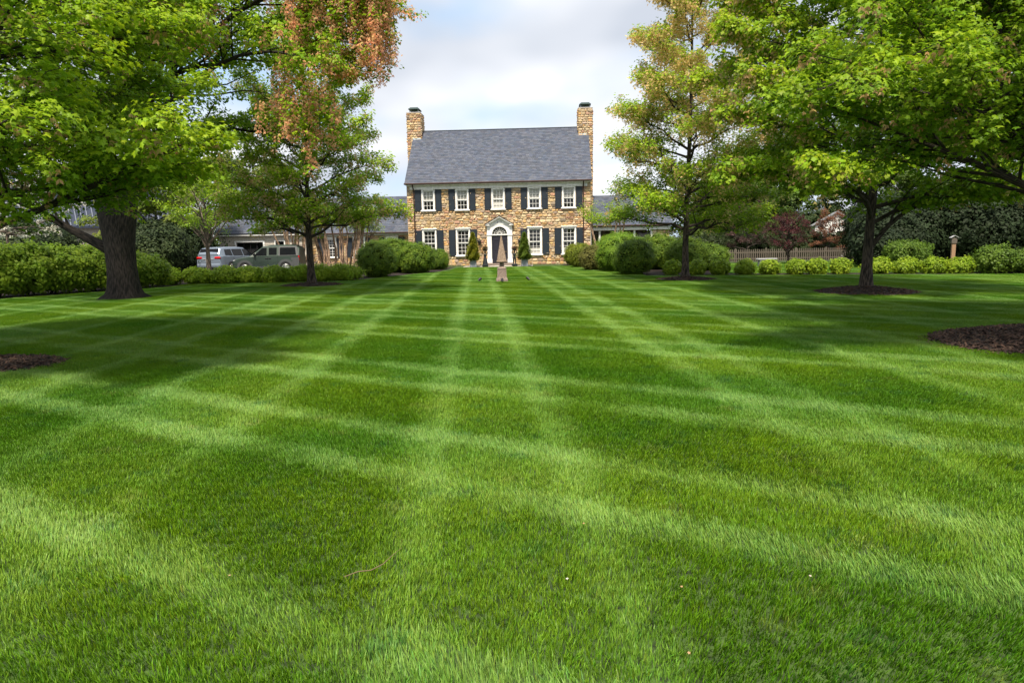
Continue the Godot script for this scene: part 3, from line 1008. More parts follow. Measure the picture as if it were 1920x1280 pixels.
func shutter(parent: Node, cx: float, y0: float, w: float, h: float, z: float, hinge: float) -> void:
	var mb := MB.new()
	mb.box(Vector3(cx, y0 + h / 2, z), Vector3(w, h, 0.03), Color.WHITE, 0.006)
	for e in [[-w / 2 + 0.035, 0.07], [w / 2 - 0.035, 0.07]]:
		mb.box(Vector3(cx + e[0], y0 + h / 2, z + 0.022), Vector3(e[1], h - 0.004, 0.02), Color.WHITE, 0.006)
	for yy in [0.05, h * 0.48, h - 0.05]:
		mb.box(Vector3(cx, y0 + yy, z + 0.021), Vector3(w - 0.142, 0.09, 0.02), Color.WHITE, 0.006)
	var s := put("shutter", mb.mesh(), M.navy, parent)
	for pr in [[0.12, h * 0.48 - 0.07], [h * 0.48 + 0.07, h - 0.12]]:
		var pb := MB.new()
		pb.box(Vector3(cx, y0 + (pr[0] + pr[1]) / 2, z + 0.018), Vector3(w - 0.2, pr[1] - pr[0], 0.014), Color.WHITE, 0.012)
		put("shutter_panel", pb.mesh(), M.navy, s)
	var hb := MB.new()
	for yy in [h * 0.13, h * 0.87]:
		hb.box(Vector3(cx + hinge * (w / 2 + 0.02), y0 + yy, z + 0.02), Vector3(0.07, 0.045, 0.03), Color.WHITE, 0.005)
	put("hinge", hb.mesh(), M.black, s)

func slates(mb: MB, x0: float, x1: float, eave: Vector2, ridge: Vector2, sw: float, expo: float) -> void:   # eave/ridge are (z, y)
	var run := ridge - eave
	var L := run.length()
	var u := run / L
	var nrm := Vector3(0, -u.x, u.y) if u.x > 0 else Vector3(0, -u.x, u.y)
	if nrm.y < 0: nrm = -nrm
	var along := Vector3(0, u.y, u.x)
	var rows := int(ceil(L / expo))
	for r in rows:
		var x := x0 - (sw * 0.5 if r % 2 else 0.0)
		while x < x1:
			var a := maxf(x, x0)
			var w := sw * rr(0.94, 1.06)
			var b := minf(x + w, x1)
			x += w
			if b - a < 0.03: continue
			var s := r * expo + rr(-0.008, 0.008)
			var e := minf(s + expo * 1.25, L)
			var o := Vector3(0, eave.y, eave.x)
			var g := rr(0.78, 1.2)
			var t := rng.randf()
			var col := Color(0.072, 0.089, 0.132).lerp(Color(0.102, 0.112, 0.142), t) * g
			var th := 0.016 + rr(0.0, 0.008)
			var lo := o + along * s + nrm * th
			var hi := o + along * e + nrm * 0.002
			var p := [Vector3(a + 0.003, lo.y, lo.z), Vector3(b - 0.003, lo.y, lo.z), Vector3(b - 0.003, hi.y, hi.z), Vector3(a + 0.003, hi.y, hi.z)]
			mb.face_to(p, nrm, col)
			var base := o + along * s - nrm * 0.006
			mb.face_to([Vector3(a + 0.003, base.y, base.z), Vector3(b - 0.003, base.y, base.z), Vector3(b - 0.003, lo.y, lo.z), Vector3(a + 0.003, lo.y, lo.z)], -along, col)
			for xx in [a + 0.003, b - 0.003]:
				mb.face_to([Vector3(xx, base.y, base.z), Vector3(xx, lo.y, lo.z), Vector3(xx, hi.y, hi.z)], Vector3(-1 if xx < (a + b) / 2 else 1, 0, 0), col)

func roof_slab(x0: float, x1: float, ez: float, ey: float, rz: float, ry: float, bz: float, th: float) -> MB:
	var mb := MB.new()   # cross-section in (z, y) swept along x, a gable roof with both slopes
	var A := [Vector3(0, ey, ez), Vector3(0, ry, rz), Vector3(0, ey, bz), Vector3(0, ey - th, bz), Vector3(0, ry - th * 1.4, rz), Vector3(0, ey - th, ez)]
	var X := Vector3.RIGHT
	for k in 6:
		var a: Vector3 = A[k]
		var b: Vector3 = A[(k + 1) % 6]
		mb.face([a + X * x0, a + X * x1, b + X * x1, b + X * x0], Color.WHITE)
	for q in [[0, 1, 4, 5], [1, 2, 3, 4]]:
		mb.face_to([A[q[0]] + X * x1, A[q[1]] + X * x1, A[q[2]] + X * x1, A[q[3]] + X * x1], X, Color.WHITE)
		mb.face_to([A[q[0]] + X * x0, A[q[1]] + X * x0, A[q[2]] + X * x0, A[q[3]] + X * x0], -X, Color.WHITE)
	return mb

const HOUSE_AT := Vector3(-0.84, 0, -51.9)
const HOUSE_TURN := -0.055

func house() -> void:
	rng.seed = 900
	var h := thing("stone_house", "two storey fieldstone house with slate roof, two end chimneys and navy shutters", "house", HOUSE_AT, HOUSE_TURN)
	var W := 6.87
	var holes := []
	var bays := [-5.25, -2.7, 0.0, 2.7, 5.25]
	for k in 5: holes.append([bays[k] - 0.5, 4.12, bays[k] + 0.5, 5.74])
	for k in [0, 1, 3, 4]: holes.append([bays[k] - 0.55, 0.7, bays[k] + 0.55, 2.78])
	var shift := 0.06
	holes.append([shift - 0.95, 0.0, shift + 0.95, 2.95])
	put("wall", wall_with_holes(-W, W, 0.0, 6.02, holes, 0.3).mesh(), M.mortar, h)
	var cover := holes.duplicate()
	cover.append([shift - 0.75, 2.9, shift + 0.75, 3.25])
	cover.append([shift - 0.4, 3.2, shift + 0.4, 3.5])
	lay_stones(stones(-W, W, 0.0, 5.72, cover, Transform3D.IDENTITY), h, 230)
	# sides, back and floors
	var sb := MB.new()
	for s in [-1, 1]:
		sb.box(Vector3(s * (W - 0.15), 3.01, -4.4), Vector3(0.3, 6.02, 8.2))
		sb.face_to([Vector3(s * W, 6.02, -0.3), Vector3(s * W, 6.02, -8.5), Vector3(s * W, 10.4, -4.4)], Vector3(s, 0, 0), Color.WHITE)
	sb.box(Vector3(0, 3.01, -8.66), Vector3(2 * W, 6.02, 0.3))
	put("wall", sb.mesh(), M.mortar, h)
	# roof
	var rf := put("roof", roof_slab(-6.95, 6.95, 0.36, 6.16, -4.4, 10.62, -9.16, 0.12).mesh(), mat(Color(0.06, 0.065, 0.08), 0.8), h)
	var sm := MB.new()
	slates(sm, -6.95, 6.95, Vector2(0.4, 6.13), Vector2(-4.4, 10.63), 0.26, 0.19)
	slates(sm, -6.95, 6.95, Vector2(-9.2, 6.13), Vector2(-4.4, 10.63), 0.5, 0.4)
	put("slates", sm.mesh(), M.slate, rf).set_meta("kind", "stuff")
	var rc := MB.new()
	rc.box(Vector3(0, 10.65, -4.4), Vector3(13.9, 0.05, 0.16), Color.WHITE, 0.015)
	put("ridge_cap", rc.mesh(), M.lead, rf)
	# cornice, gutter, downpipes
	var cb := MB.new()
	cb.box(Vector3(0, 5.87, 0.06), Vector3(2 * W - 0.5, 0.34, 0.14), Color.WHITE, 0.01)
	cb.box(Vector3(0, 6.03, 0.2), Vector3(2 * W, 0.08, 0.42), Color.WHITE, 0.015)
	cb.box(Vector3(0, 5.98, 0.14), Vector3(2 * W - 0.3, 0.1, 0.16), Color.WHITE, 0.02)
	put("cornice", cb.mesh(), M.white, h)
	var gb := MB.new()
	gb.box(Vector3(0, 6.1, 0.45), Vector3(13.95, 0.12, 0.13), Color.WHITE, 0.03)
	put("gutter", gb.mesh(), M.bronze, h)
	for s in [-1, 1]:
		var db := MB.new()
		var x: float = s * 6.33
		db.tube([Vector3(x, 6.06, 0.42), Vector3(x, 5.9, 0.36), Vector3(x, 5.72, 0.14), Vector3(x, 5.55, 0.11), Vector3(x, 0.25, 0.11), Vector3(x, 0.1, 0.22)], [0.045, 0.045, 0.045, 0.045, 0.045, 0.045], 8)
		for yy in [1.0, 2.6, 4.2]: db.box(Vector3(x, yy, 0.08), Vector3(0.13, 0.04, 0.13))
		put("downspout", db.mesh(), M.bronze, h)
	# windows
	for k in 5:
		sash_window(h, bays[k], 4.16, 1.0, 1.54, [2, 2], 0.0, [0.5, 0.5, 0.52, 0.47, 0.45][k], 0.42 if k == 2 else 0.0)
		for s in [-1, 1]:
			shutter(h, bays[k] + s * (0.5 + 0.275), 4.12, 0.47, 1.56, 0.075, -s)
	for k in [0, 1, 3, 4]:
		sash_window(h, bays[k], 0.76, 1.08, 1.98, [3, 3], 0.0, 0.0, 0.26 if k > 2 else 0.0)
		for s in [-1, 1]:
			shutter(h, bays[k] + s * (0.54 + 0.285), 0.74, 0.5, 1.96, 0.075, -s)
	# chimneys
	for s in [-1, 1]:
		var cx: float = s * 6.69 - (0.14 if s < 0 else 0.0)
		var top: float = 11.9
		var c0 := MB.new()
		c0.box(Vector3(cx, top / 2, -4.4), Vector3(1.08, top, 1.5))
		var ch := put("chimney", c0.mesh(), M.mortar, h)
		var list := stones(cx - 0.57, cx + 0.57, 0.0, top, [], Transform3D(Basis.IDENTITY, Vector3(0, 0, -3.65)), 0.85).filter(func(e): return e[1].v[0].y > 9.4 or absf(e[1].v[0].x) > 6.9)
		for side in [-1, 1]:
			list.append_array(stones(-0.78, 0.78, 9.2 if side != s else 2.5, top, [], Transform3D(Basis(Vector3.UP, side * PI / 2), Vector3(cx + side * 0.54, 0, -4.4)), 0.85))
		lay_stones(list, ch, 34)
		var cp := MB.new()
		cp.box(Vector3(cx, top + 0.04, -4.4), Vector3(1.16, 0.08, 1.58), Color.WHITE, 0.02)
		put("cap", cp.mesh(), M.flag, ch)
		var fl := MB.new()
		for e in [[-0.34, -0.5], [0.34, -0.5], [-0.34, 0.5], [0.34, 0.5]]:
			fl.box(Vector3(cx + e[0], top + 0.22, -4.4 + e[1]), Vector3(0.05, 0.3, 0.05))
		fl.box(Vector3(cx, top + 0.14, -4.4), Vector3(0.6, 0.14, 0.9), Color.WHITE, 0.03)
		put("flue", fl.mesh(), M.lead, ch)
		var hd := MB.new()
		var y0 := top + 0.36
		var q := []
		for e in [[-0.46, -0.62], [0.46, -0.62], [0.46, 0.62], [-0.46, 0.62]]: q.append(Vector3(cx + e[0], y0, -4.4 + e[1]))
		var q2 := []
		for e in [[-0.3, -0.42], [0.3, -0.42], [0.3, 0.42], [-0.3, 0.42]]: q2.append(Vector3(cx + e[0], y0 + 0.16, -4.4 + e[1]))
		for k in 4:
			hd.face_to([q[k], q[(k + 1) % 4], q2[(k + 1) % 4], q2[k]], q[k] + q[(k + 1) % 4] - 2 * Vector3(cx, y0 - 0.3, -4.4), Color.WHITE)
		hd.face_to(q2, Vector3.UP, Color.WHITE)
		hd.face_to(q, Vector3.DOWN, Color.WHITE)
		put("rain_hood", hd.mesh(), M.copper, ch)
		var fb := MB.new()
		fb.box(Vector3(cx - s * 0.22, 9.92, -3.62), Vector3(0.62, 0.14, 0.06), Color.WHITE, 0.01)
		put("flashing", fb.mesh(), mat(Color(0.45, 0.55, 0.62), 0.4, 0.3), ch)
	# door surround
	var ds := MB.new()
	var dx := shift
	ds.box(Vector3(dx, 2.62, -0.02), Vector3(0.01, 0.01, 0.01))
	var ring := []
	for k in 17:
		var a := PI * k / 16.0
		ring.append(Vector2(dx - cos(a) * 0.56, 2.3 + sin(a) * 0.56))
	var left := [Vector2(dx - 0.95, 2.3)] + [Vector2(dx - 0.95, 3.0)]
	var poly := [Vector2(dx - 0.56, 2.3)]
	for k in range(1, 16): poly.append(ring[k])
	poly.append(Vector2(dx + 0.56, 2.3)); poly.append(Vector2(dx + 0.95, 2.3)); poly.append(Vector2(dx + 0.95, 2.98)); poly.append(Vector2(dx - 0.95, 2.98)); poly.append(Vector2(dx - 0.95, 2.3))
	poly.reverse()
	ds.prism(poly, -0.1, 0.1)
	for k in 16:   # archivolt
		var a: Vector2 = ring[k]
		var b: Vector2 = ring[k + 1]
		var m := (a + b) / 2
		ds.box(Vector3(m.x, m.y, 0.1) + Vector3(m.x - dx, m.y - 2.3, 0) * 0.06, Vector3((b - a).length() * 1.15, 0.07, 0.07), Color.WHITE, 0.01, Basis(Vector3(0, 0, 1), atan2(b.y - a.y, b.x - a.x)))
	var dsn := put("door_surround", ds.mesh(), M.white, h)
	for s in [-1, 1]:
		var pb := MB.new()
		pb.box(Vector3(dx + s * 0.77, 1.22, 0.05), Vector3(0.34, 2.12, 0.22), Color.WHITE, 0.012)
		pb.box(Vector3(dx + s * 0.77, 0.3, 0.06), Vector3(0.4, 0.28, 0.27), Color.WHITE, 0.015)
		pb.box(Vector3(dx + s * 0.77, 2.25, 0.06), Vector3(0.41, 0.09, 0.28), Color.WHITE, 0.02)
		pb.box(Vector3(dx + s * 0.77, 1.25, 0.163), Vector3(0.2, 1.4, 0.012), Color.WHITE, 0.005)
		put("pilaster", pb.mesh(), M.white, dsn)
	var pd := MB.new()
	var tri := [Vector2(dx - 1.02, 2.985), Vector2(dx + 1.02, 2.985), Vector2(dx, 3.56)]
	pd.prism(tri, -0.02, 0.12)
	for s in [-1, 1]:
		pd.box(Vector3(dx + s * 0.53, 3.28, 0.16), Vector3(1.22, 0.1, 0.34), Color.WHITE, 0.02, Basis(Vector3(0, 0, 1), -s * 0.515))
		pd.box(Vector3(dx + s * 0.9, 2.96, 0.14), Vector3(0.34, 0.08, 0.32), Color.WHITE, 0.02)
	put("pediment", pd.mesh(), M.white, dsn)
	var pt := MB.new()
	for s in [-1, 1]:
		pt.box(Vector3(dx + s * 0.54, 3.35, 0.17), Vector3(1.28, 0.03, 0.4), Color.WHITE, 0.005, Basis(Vector3(0, 0, 1), -s * 0.515))
	put("pediment_flashing", pt.mesh(), M.bronze, dsn)
	var num := TextMesh.new()   # house number
	num.text = "212"
	num.font_size = 26
	num.pixel_size = 0.0085
	num.depth = 0.012
	var sf := SystemFont.new()
	sf.font_names = PackedStringArray(["Droid Serif"])
	num.font = sf
	put("house_number", num, M.lead, dsn, Vector3(dx, 3.19, 0.13))
	# fanlight
	var fg := MB.new()
	var fan := []
	for k in 17: fan.append(Vector3(dx - cos(PI * k / 16.0) * 0.55, 2.32 + sin(PI * k / 16.0) * 0.53, -0.04))
	fan.reverse()
	fg.face(fan, Color.WHITE)
	var fl2 := put("fanlight", fg.mesh(), M.glass, h)
	var fm := MB.new()
	for k in range(1, 8):
		var a := PI * k / 8.0
		fm.box(Vector3(dx + cos(a) * 0.33, 2.32 + sin(a) * 0.33, -0.02), Vector3(0.42, 0.024, 0.03), Color.WHITE, 0.0, Basis(Vector3(0, 0, 1), a))
	for k in 8:
		var a := PI * (k + 0.5) / 8.0
		fm.box(Vector3(dx + cos(a) * 0.14, 2.32 + sin(a) * 0.14, -0.018), Vector3(0.06, 0.03, 0.03), Color.WHITE, 0.0, Basis(Vector3(0, 0, 1), a + PI / 2))
		fm.box(Vector3(dx + cos(a) * 0.4, 2.32 + sin(a) * 0.4, -0.018), Vector3(0.16, 0.02, 0.026), Color.WHITE, 0.0, Basis(Vector3(0, 0, 1), a + PI / 2))
	put("tracery", fm.mesh(), M.white, fl2)
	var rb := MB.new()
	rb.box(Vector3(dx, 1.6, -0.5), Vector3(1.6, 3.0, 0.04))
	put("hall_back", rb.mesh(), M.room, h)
	var tb := MB.new()
	tb.box(Vector3(dx, 2.27, 0.0), Vector3(1.14, 0.09, 0.16), Color.WHITE, 0.01)
	put("transom", tb.mesh(), M.white, dsn)
	# door
	var dm := MB.new()
	dm.box(Vector3(dx, 1.2, -0.05), Vector3(1.14, 2.08, 0.06), Color.WHITE, 0.006)
	for k in 4: dm.box(Vector3(dx + [-0.53, -0.02, 0.53, 0.02][k], 1.2, -0.01), Vector3([0.08, 0.09, 0.08, 0.09][k], 2.06, 0.03 + 0.001 * k), Color.WHITE, 0.004)
	for yy in [0.25, 0.95, 1.72, 2.18]: dm.box(Vector3(dx, yy, -0.011), Vector3(1.12, 0.13, 0.03), Color.WHITE, 0.004)
	var dr := put("door", dm.mesh(), M.door, h)
	for s in [-1, 1]:
		for e in [[0.6, 0.5], [1.34, 0.58], [1.95, 0.28]]:
			var pb := MB.new()
			pb.box(Vector3(dx + s * 0.26, e[0], -0.012), Vector3(0.36, e[1], 0.025), Color.WHITE, 0.012)
			put("door_panel", pb.mesh(), M.door, dr)
	var kb := MB.new()
	kb.lathe(Vector3(dx + 0.45, 1.0, 0.03), [Vector2(0.0, -0.035), Vector2(0.03, -0.02), Vector2(0.035, 0.0), Vector2(0.03, 0.02), Vector2(0.0, 0.035)], 10)
	put("door_knob", kb.mesh(), mat(Color(0.5, 0.36, 0.12), 0.3, 0.9), dr)
	# doorstep and flagstones
	var st := MB.new()
	st.box(Vector3(dx, 0.07, 0.45), Vector3(2.5, 0.14, 0.9), Color.WHITE, 0.02)
	put("doorstep", st.mesh(), M.pink_stone, h)
	var path := thing("flagstone_path", "strip of pale flagstones between the two planters before the front door", "path", Vector3(-0.85, 0, -48.9), HOUSE_TURN)
	path.set_meta("kind", "structure")
	for k in 7:
		var fb := MB.new()
		fb.box(Vector3(-2.1 + k * 0.7, 0.02, 0.0 + rr(-0.03, 0.03)), Vector3(0.68, 0.06, rr(1.5, 1.7)), Color.WHITE, 0.012)
		put("paving_slab", fb.mesh(), M.flag, path)
	# wall lanterns
	var wl := ["black wall lantern on the stone wall left of the front door", "black wall lantern on the stone wall right of the front door"]
	for s in 2:
		var x: float = dx + (-1.52 if s == 0 else 1.5)
		var t := thing("wall_lantern", wl[s], "lantern", HOUSE_AT + Basis(Vector3.UP, HOUSE_TURN) * Vector3(x, 1.55, 0.04), HOUSE_TURN, "lanterns beside the front door")
		var lb := MB.new()
		lb.box(Vector3(0, 0.2, 0.03), Vector3(0.1, 0.26, 0.05), Color.WHITE, 0.01)
		lb.tube([Vector3(0, 0.28, 0.05), Vector3(0, 0.4, 0.12), Vector3(0, 0.4, 0.16)], [0.012, 0.012, 0.012], 6)
		put("bracket", lb.mesh(), M.black, t)
		var cg := MB.new()
		cg.lathe(Vector3(0, 0, 0.17), [Vector2(0.03, -0.02), Vector2(0.08, 0.02), Vector2(0.085, 0.02), Vector2(0.13, 0.28), Vector2(0.15, 0.29), Vector2(0.08, 0.37), Vector2(0.02, 0.42), Vector2(0.0, 0.44)], 6)
		put("cage", cg.mesh(), M.black, t)

func wings() -> void:
	rng.seed = 950
	# left wing
	var b := Basis(Vector3.UP, HOUSE_TURN)
	var w := thing("house_wing", "low stone wing with slate roof joining the left end of the house", "house wing", HOUSE_AT + b * Vector3(0, 0, -1.6), HOUSE_TURN)
	var x0 := -15.0
	var x1 := -6.88
	var wx := [-13.4, -11.1, -8.5]
	var holes := []
	for x in wx: holes.append([x - 0.5, 0.75, x + 0.5, 2.32])
	put("wall", wall_with_holes(x0, x1, 0, 2.5, holes, 0.3).mesh(), M.mortar, w)
	lay_stones(stones(x0, x1, 0, 2.42, holes, Transform3D.IDENTITY), w, 60)
	for x in wx:
		sash_window(w, x, 0.78, 0.98, 1.5, [3, 3])
		for s in [-1, 1]: shutter(w, x + s * 0.78, 0.76, 0.46, 1.5, 0.075, -s)
	var sb := MB.new()
	sb.box(Vector3(x0 + 0.15, 1.25, -3.4), Vector3(0.3, 2.5, 6.2))
	sb.face_to([Vector3(x0, 2.5, -0.3), Vector3(x0, 2.5, -6.5), Vector3(x0, 5.4, -3.4)], Vector3(-1, 0, 0), Color.WHITE)
	sb.box(Vector3((x0 + x1) / 2, 1.25, -6.66), Vector3(x1 - x0, 2.5, 0.3))
	put("wall", sb.mesh(), M.mortar, w)
	var rf := put("roof", roof_slab(x0 - 0.15, x1 - 0.02, 0.36, 2.66, -3.4, 5.6, -7.16, 0.1).mesh(), mat(Color(0.06, 0.065, 0.08), 0.8), w)
	var sm := MB.new()
	slates(sm, x0 - 0.15, x1 - 0.02, Vector2(0.4, 2.64), Vector2(-3.4, 5.61), 0.28, 0.22)
	put("slates", sm.mesh(), M.slate, rf).set_meta("kind", "stuff")
	var cb := MB.new()
	cb.box(Vector3((x0 + x1) / 2, 2.5, 0.12), Vector3(x1 - x0, 0.14, 0.26), Color.WHITE, 0.02)
	put("cornice", cb.mesh(), M.white, w)
	var gb := MB.new()
	gb.box(Vector3((x0 + x1) / 2, 2.6, 0.44), Vector3(x1 - x0, 0.1, 0.12), Color.WHITE, 0.03)
	put("gutter", gb.mesh(), M.bronze, w)
	# right wing: a glazed garden room
	var g := thing("garden_room", "low glazed garden room with white posts joining the right end of the house", "house wing", HOUSE_AT + b * Vector3(0, 0, -1.6), HOUSE_TURN)
	var posts := [6.95, 7.65, 9.0, 10.3, 11.6]
	for x in posts:
		var pb := MB.new()
		pb.box(Vector3(x, 1.55, 0), Vector3(0.14, 1.8, 0.16), Color.WHITE, 0.012)
		put("post", pb.mesh(), M.white, g)
	for k in 4:
		var a: float = posts[k] + 0.07
		var c: float = posts[k + 1] - 0.07
		var gg := MB.new()
		gg.face([Vector3(a, 0.66, -0.02), Vector3(c, 0.66, -0.02), Vector3(c, 2.44, -0.02), Vector3(a, 2.44, -0.02)], Color.WHITE)
		put("pane", gg.mesh(), M.glass, g)
	var lw := MB.new()
	lw.box(Vector3(9.3, 0.32, -0.05), Vector3(4.84, 0.64, 0.3))
	lw.box(Vector3(12.32, 1.23, -0.1), Vector3(1.3, 2.46, 0.3))
	lw.box(Vector3(12.85, 1.25, -3.4), Vector3(0.3, 2.5, 6.2))
	lw.box(Vector3(9.9, 1.25, -6.66), Vector3(6.1, 2.5, 0.3))
	lw.face_to([Vector3(13.0, 2.5, -0.3), Vector3(13.0, 2.5, -6.5), Vector3(13.0, 5.0, -3.4)], Vector3(1, 0, 0), Color.WHITE)
	put("wall", lw.mesh(), M.mortar, g)
	var list := stones(6.88, 11.68, 0, 0.64, [], Transform3D(Basis.IDENTITY, Vector3(0, 0, 0.1)))
	list.append_array(stones(11.68, 12.97, 0, 2.4, [], Transform3D(Basis.IDENTITY, Vector3(0, 0, 0.05))))
	lay_stones(list, g, 60)
	var ib := MB.new()
	ib.box(Vector3(9.3, 1.5, -3.2), Vector3(4.8, 2.4, 0.05))
	ib.box(Vector3(9.3, 0.05, -1.6), Vector3(4.8, 0.05, 3.2))
	put("room_interior", ib.mesh(), mat(Color(0.16, 0.12, 0.09), 0.9), g)
	var ub := MB.new()
	ub.box(Vector3(9.6, 0.85, -1.3), Vector3(0.7, 0.5, 0.6), Color.WHITE, 0.08)
	ub.box(Vector3(9.6, 1.25, -1.55), Vector3(0.7, 0.5, 0.14), Color.WHITE, 0.06)
	put("armchair", ub.mesh(), M.blind, g)
	var fb := MB.new()
	fb.box(Vector3(9.94, 2.58, 0.1), Vector3(6.1, 0.26, 0.3), Color.WHITE, 0.02)
	put("fascia", fb.mesh(), M.white, g)
	var rf2 := put("roof", roof_slab(6.9, 13.15, 0.36, 2.86, -3.4, 5.3, -7.16, 0.1).mesh(), mat(Color(0.06, 0.065, 0.08), 0.8), g)
	var sm2 := MB.new()
	slates(sm2, 6.9, 13.15, Vector2(0.4, 2.84), Vector2(-3.4, 5.31), 0.28, 0.22)
	put("slates", sm2.mesh(), M.slate, rf2).set_meta("kind", "stuff")
	var gb2 := MB.new()
	gb2.box(Vector3(10, 2.79, 0.44), Vector3(6.2, 0.1, 0.12), Color.WHITE, 0.03)
	put("gutter", gb2.mesh(), M.bronze, g)

func outbuildings() -> void:
	rng.seed = 970
	# garage
	var g := thing("garage", "pale sided garage with slate roof and one wide dark doorway behind the cars", "garage", Vector3(-19.4, 0, -53.2), 0.03)
	var holes := [[-1.7, 0.0, 0.35, 2.05], [1.3, 1.05, 1.95, 2.1]]
	var mb := wall_with_holes(-3.0, 3.6, 0, 2.62, holes, 0.2)
	put("wall", mb.mesh(), M.siding, g)
	for k in 18:   # lapped boards
		var y := 0.07 + k * 0.142
		for r in [[-3.0, 3.6]] if y > 2.16 else ([[-3.0, -1.82], [0.47, 1.22], [2.03, 3.6]] if y > 0.98 else [[-3.0, -1.82], [0.47, 3.6]]):
			var bb := MB.new()
			bb.box(Vector3((r[0] + r[1]) / 2, y, 0.012), Vector3(r[1] - r[0], 0.138, 0.02), Color.WHITE, 0.0, Basis(Vector3.RIGHT, -0.06))
			put("siding_board", bb.mesh(), M.siding, g)
	var tb := MB.new()
	for e in [[-1.76, 1.03, 0.12, 2.06], [0.41, 1.03, 0.12, 2.06], [-0.675, 2.11, 2.29, 0.12]]:
		tb.box(Vector3(e[0], e[1], 0.03), Vector3(e[2], e[3], 0.1), Color.WHITE, 0.01)
	put("door_casing", tb.mesh(), M.white, g)
	var wb := MB.new()
	for e in [[1.26, 1.57, 0.08, 1.2], [1.99, 1.57, 0.08, 1.2], [1.625, 2.13, 0.65, 0.08], [1.625, 1.01, 0.8, 0.08]]:
		wb.box(Vector3(e[0], e[1], 0.03), Vector3(e[2], e[3], 0.1), Color.WHITE, 0.01)
	var wn := put("window", wb.mesh(), M.white, g)
	var wg := MB.new()
	wg.face([Vector3(1.3, 1.05, -0.04), Vector3(1.95, 1.05, -0.04), Vector3(1.95, 2.1, -0.04), Vector3(1.3, 2.1, -0.04)], Color.WHITE)
	put("pane", wg.mesh(), M.glass, wn)
	var gd := MB.new()   # door with a row of lights
	gd.box(Vector3(-0.675, 0.75, -0.15), Vector3(2.04, 1.5, 0.05))
	for k in 5: gd.box(Vector3(-1.675 + k * 0.5, 1.02, -0.115), Vector3(0.05, 2.04, 0.03))
	for yy in [0.5, 1.0, 1.5, 2.0]: gd.box(Vector3(-0.675, yy, -0.116), Vector3(2.04, 0.06, 0.03))
	var gdn := put("garage_door", gd.mesh(), M.black, g)
	for k in 4:
		var pp := MB.new()
		var a := -1.675 + k * 0.5
		pp.face([Vector3(a, 1.5, -0.14), Vector3(a + 0.5, 1.5, -0.14), Vector3(a + 0.5, 2.0, -0.14), Vector3(a, 2.0, -0.14)], Color.WHITE)
		put("pane", pp.mesh(), M.glass, gdn)
	var sb := MB.new()
	for s in [-2.9, 3.5]:
		sb.box(Vector3(s, 1.31, -3.2), Vector3(0.2, 2.62, 6.0))
		sb.face_to([Vector3(s, 2.62, -0.2), Vector3(s, 2.62, -6.2), Vector3(s, 5.3, -3.2)], Vector3(sign(s), 0, 0), Color.WHITE)
	sb.box(Vector3(0.3, 1.31, -6.3), Vector3(6.6, 2.62, 0.2))
	put("wall", sb.mesh(), M.siding, g)
	var rf := put("roof", roof_slab(-3.2, 3.8, 0.36, 2.72, -3.2, 5.5, -6.76, 0.1).mesh(), mat(Color(0.06, 0.065, 0.08), 0.8), g)
	var sm := MB.new()
	slates(sm, -3.2, 3.8, Vector2(0.4, 2.7), Vector2(-3.2, 5.51), 0.28, 0.22)
	put("slates", sm.mesh(), M.slate, rf).set_meta("kind", "stuff")
	var cb := MB.new()
	cb.box(Vector3(0.3, 2.6, 0.2), Vector3(6.8, 0.14, 0.3), Color.WHITE, 0.02)
	put("cornice", cb.mesh(), M.white, g)
	var lt := thing("garage_lantern", "small black lantern on the pale garage wall left of the doorway", "lantern", Vector3(-21.78, 1.5, -53.1))
	var lb := MB.new()
	lb.lathe(Vector3(0, 0, 0.14), [Vector2(0.03, 0.0), Vector2(0.08, 0.03), Vector2(0.12, 0.3), Vector2(0.05, 0.4), Vector2(0.0, 0.45)], 6)
	put("cage", lb.mesh(), M.black, lt)
	var lb2 := MB.new()
	lb2.box(Vector3(0, 0.2, 0.04), Vector3(0.09, 0.24, 0.08), Color.WHITE, 0.01)
	put("bracket", lb2.mesh(), M.black, lt)
	# barn with a ribbed metal roof
	var bn := thing("barn", "barn with blue grey ribbed metal roof behind the large trunk at left", "barn", Vector3(-36.5, 0, -60.5), 0.62)
	var bw := MB.new()
	bw.box(Vector3(0, 1.9, 0), Vector3(12, 3.8, 9))
	put("wall", bw.mesh(), M.siding, bn)
	var br := MB.new()
	var R := roof_slab(-6.4, 6.4, 5.0, 3.6, 0, 8.6, -5.0, 0.15)
	put("roof", R.mesh(), M.metal_roof, bn)
	for k in 32:
		var x := -6.25 + k * 0.403
		for s in [-1, 1]:
			br.box(Vector3(x, 6.13, s * 2.5), Vector3(0.07, 0.12, 7.05), Color.WHITE, 0.0, Basis(Vector3.RIGHT, s * PI / 4))
	put("roof_ribs", br.mesh(), mat(Color(0.12, 0.14, 0.19), 0.7), bn)
	# white outbuilding behind the trees at right
	var ob := thing("white_outbuilding", "small white gabled outbuilding glimpsed beyond the fence at right", "outbuilding", Vector3(27.7, 0, -58.5), -0.35)
	var ow := MB.new()
	ow.box(Vector3(0, 1.35, -2), Vector3(3.4, 2.7, 4))
	ow.prism([Vector2(-1.7, 2.7), Vector2(1.7, 2.7), Vector2(0, 3.7)], -4.0, 0.0)
	put("wall", ow.mesh(), M.white, ob)
	for k in 18:
		var bb := MB.new()
		bb.box(Vector3(0, 0.1 + k * 0.15, 0.015), Vector3(3.4, 0.143, 0.02), Color.WHITE, 0.0, Basis(Vector3.RIGHT, -0.06))
		put("siding_board", bb.mesh(), M.white, ob)
	var orf := MB.new()
	for s in [-1, 1]:
		orf.box(Vector3(s * 0.95, 3.2, -2), Vector3(2.3, 0.08, 4.5), Color.WHITE, 0.0, Basis(Vector3(0, 0, 1), -s * 0.532))
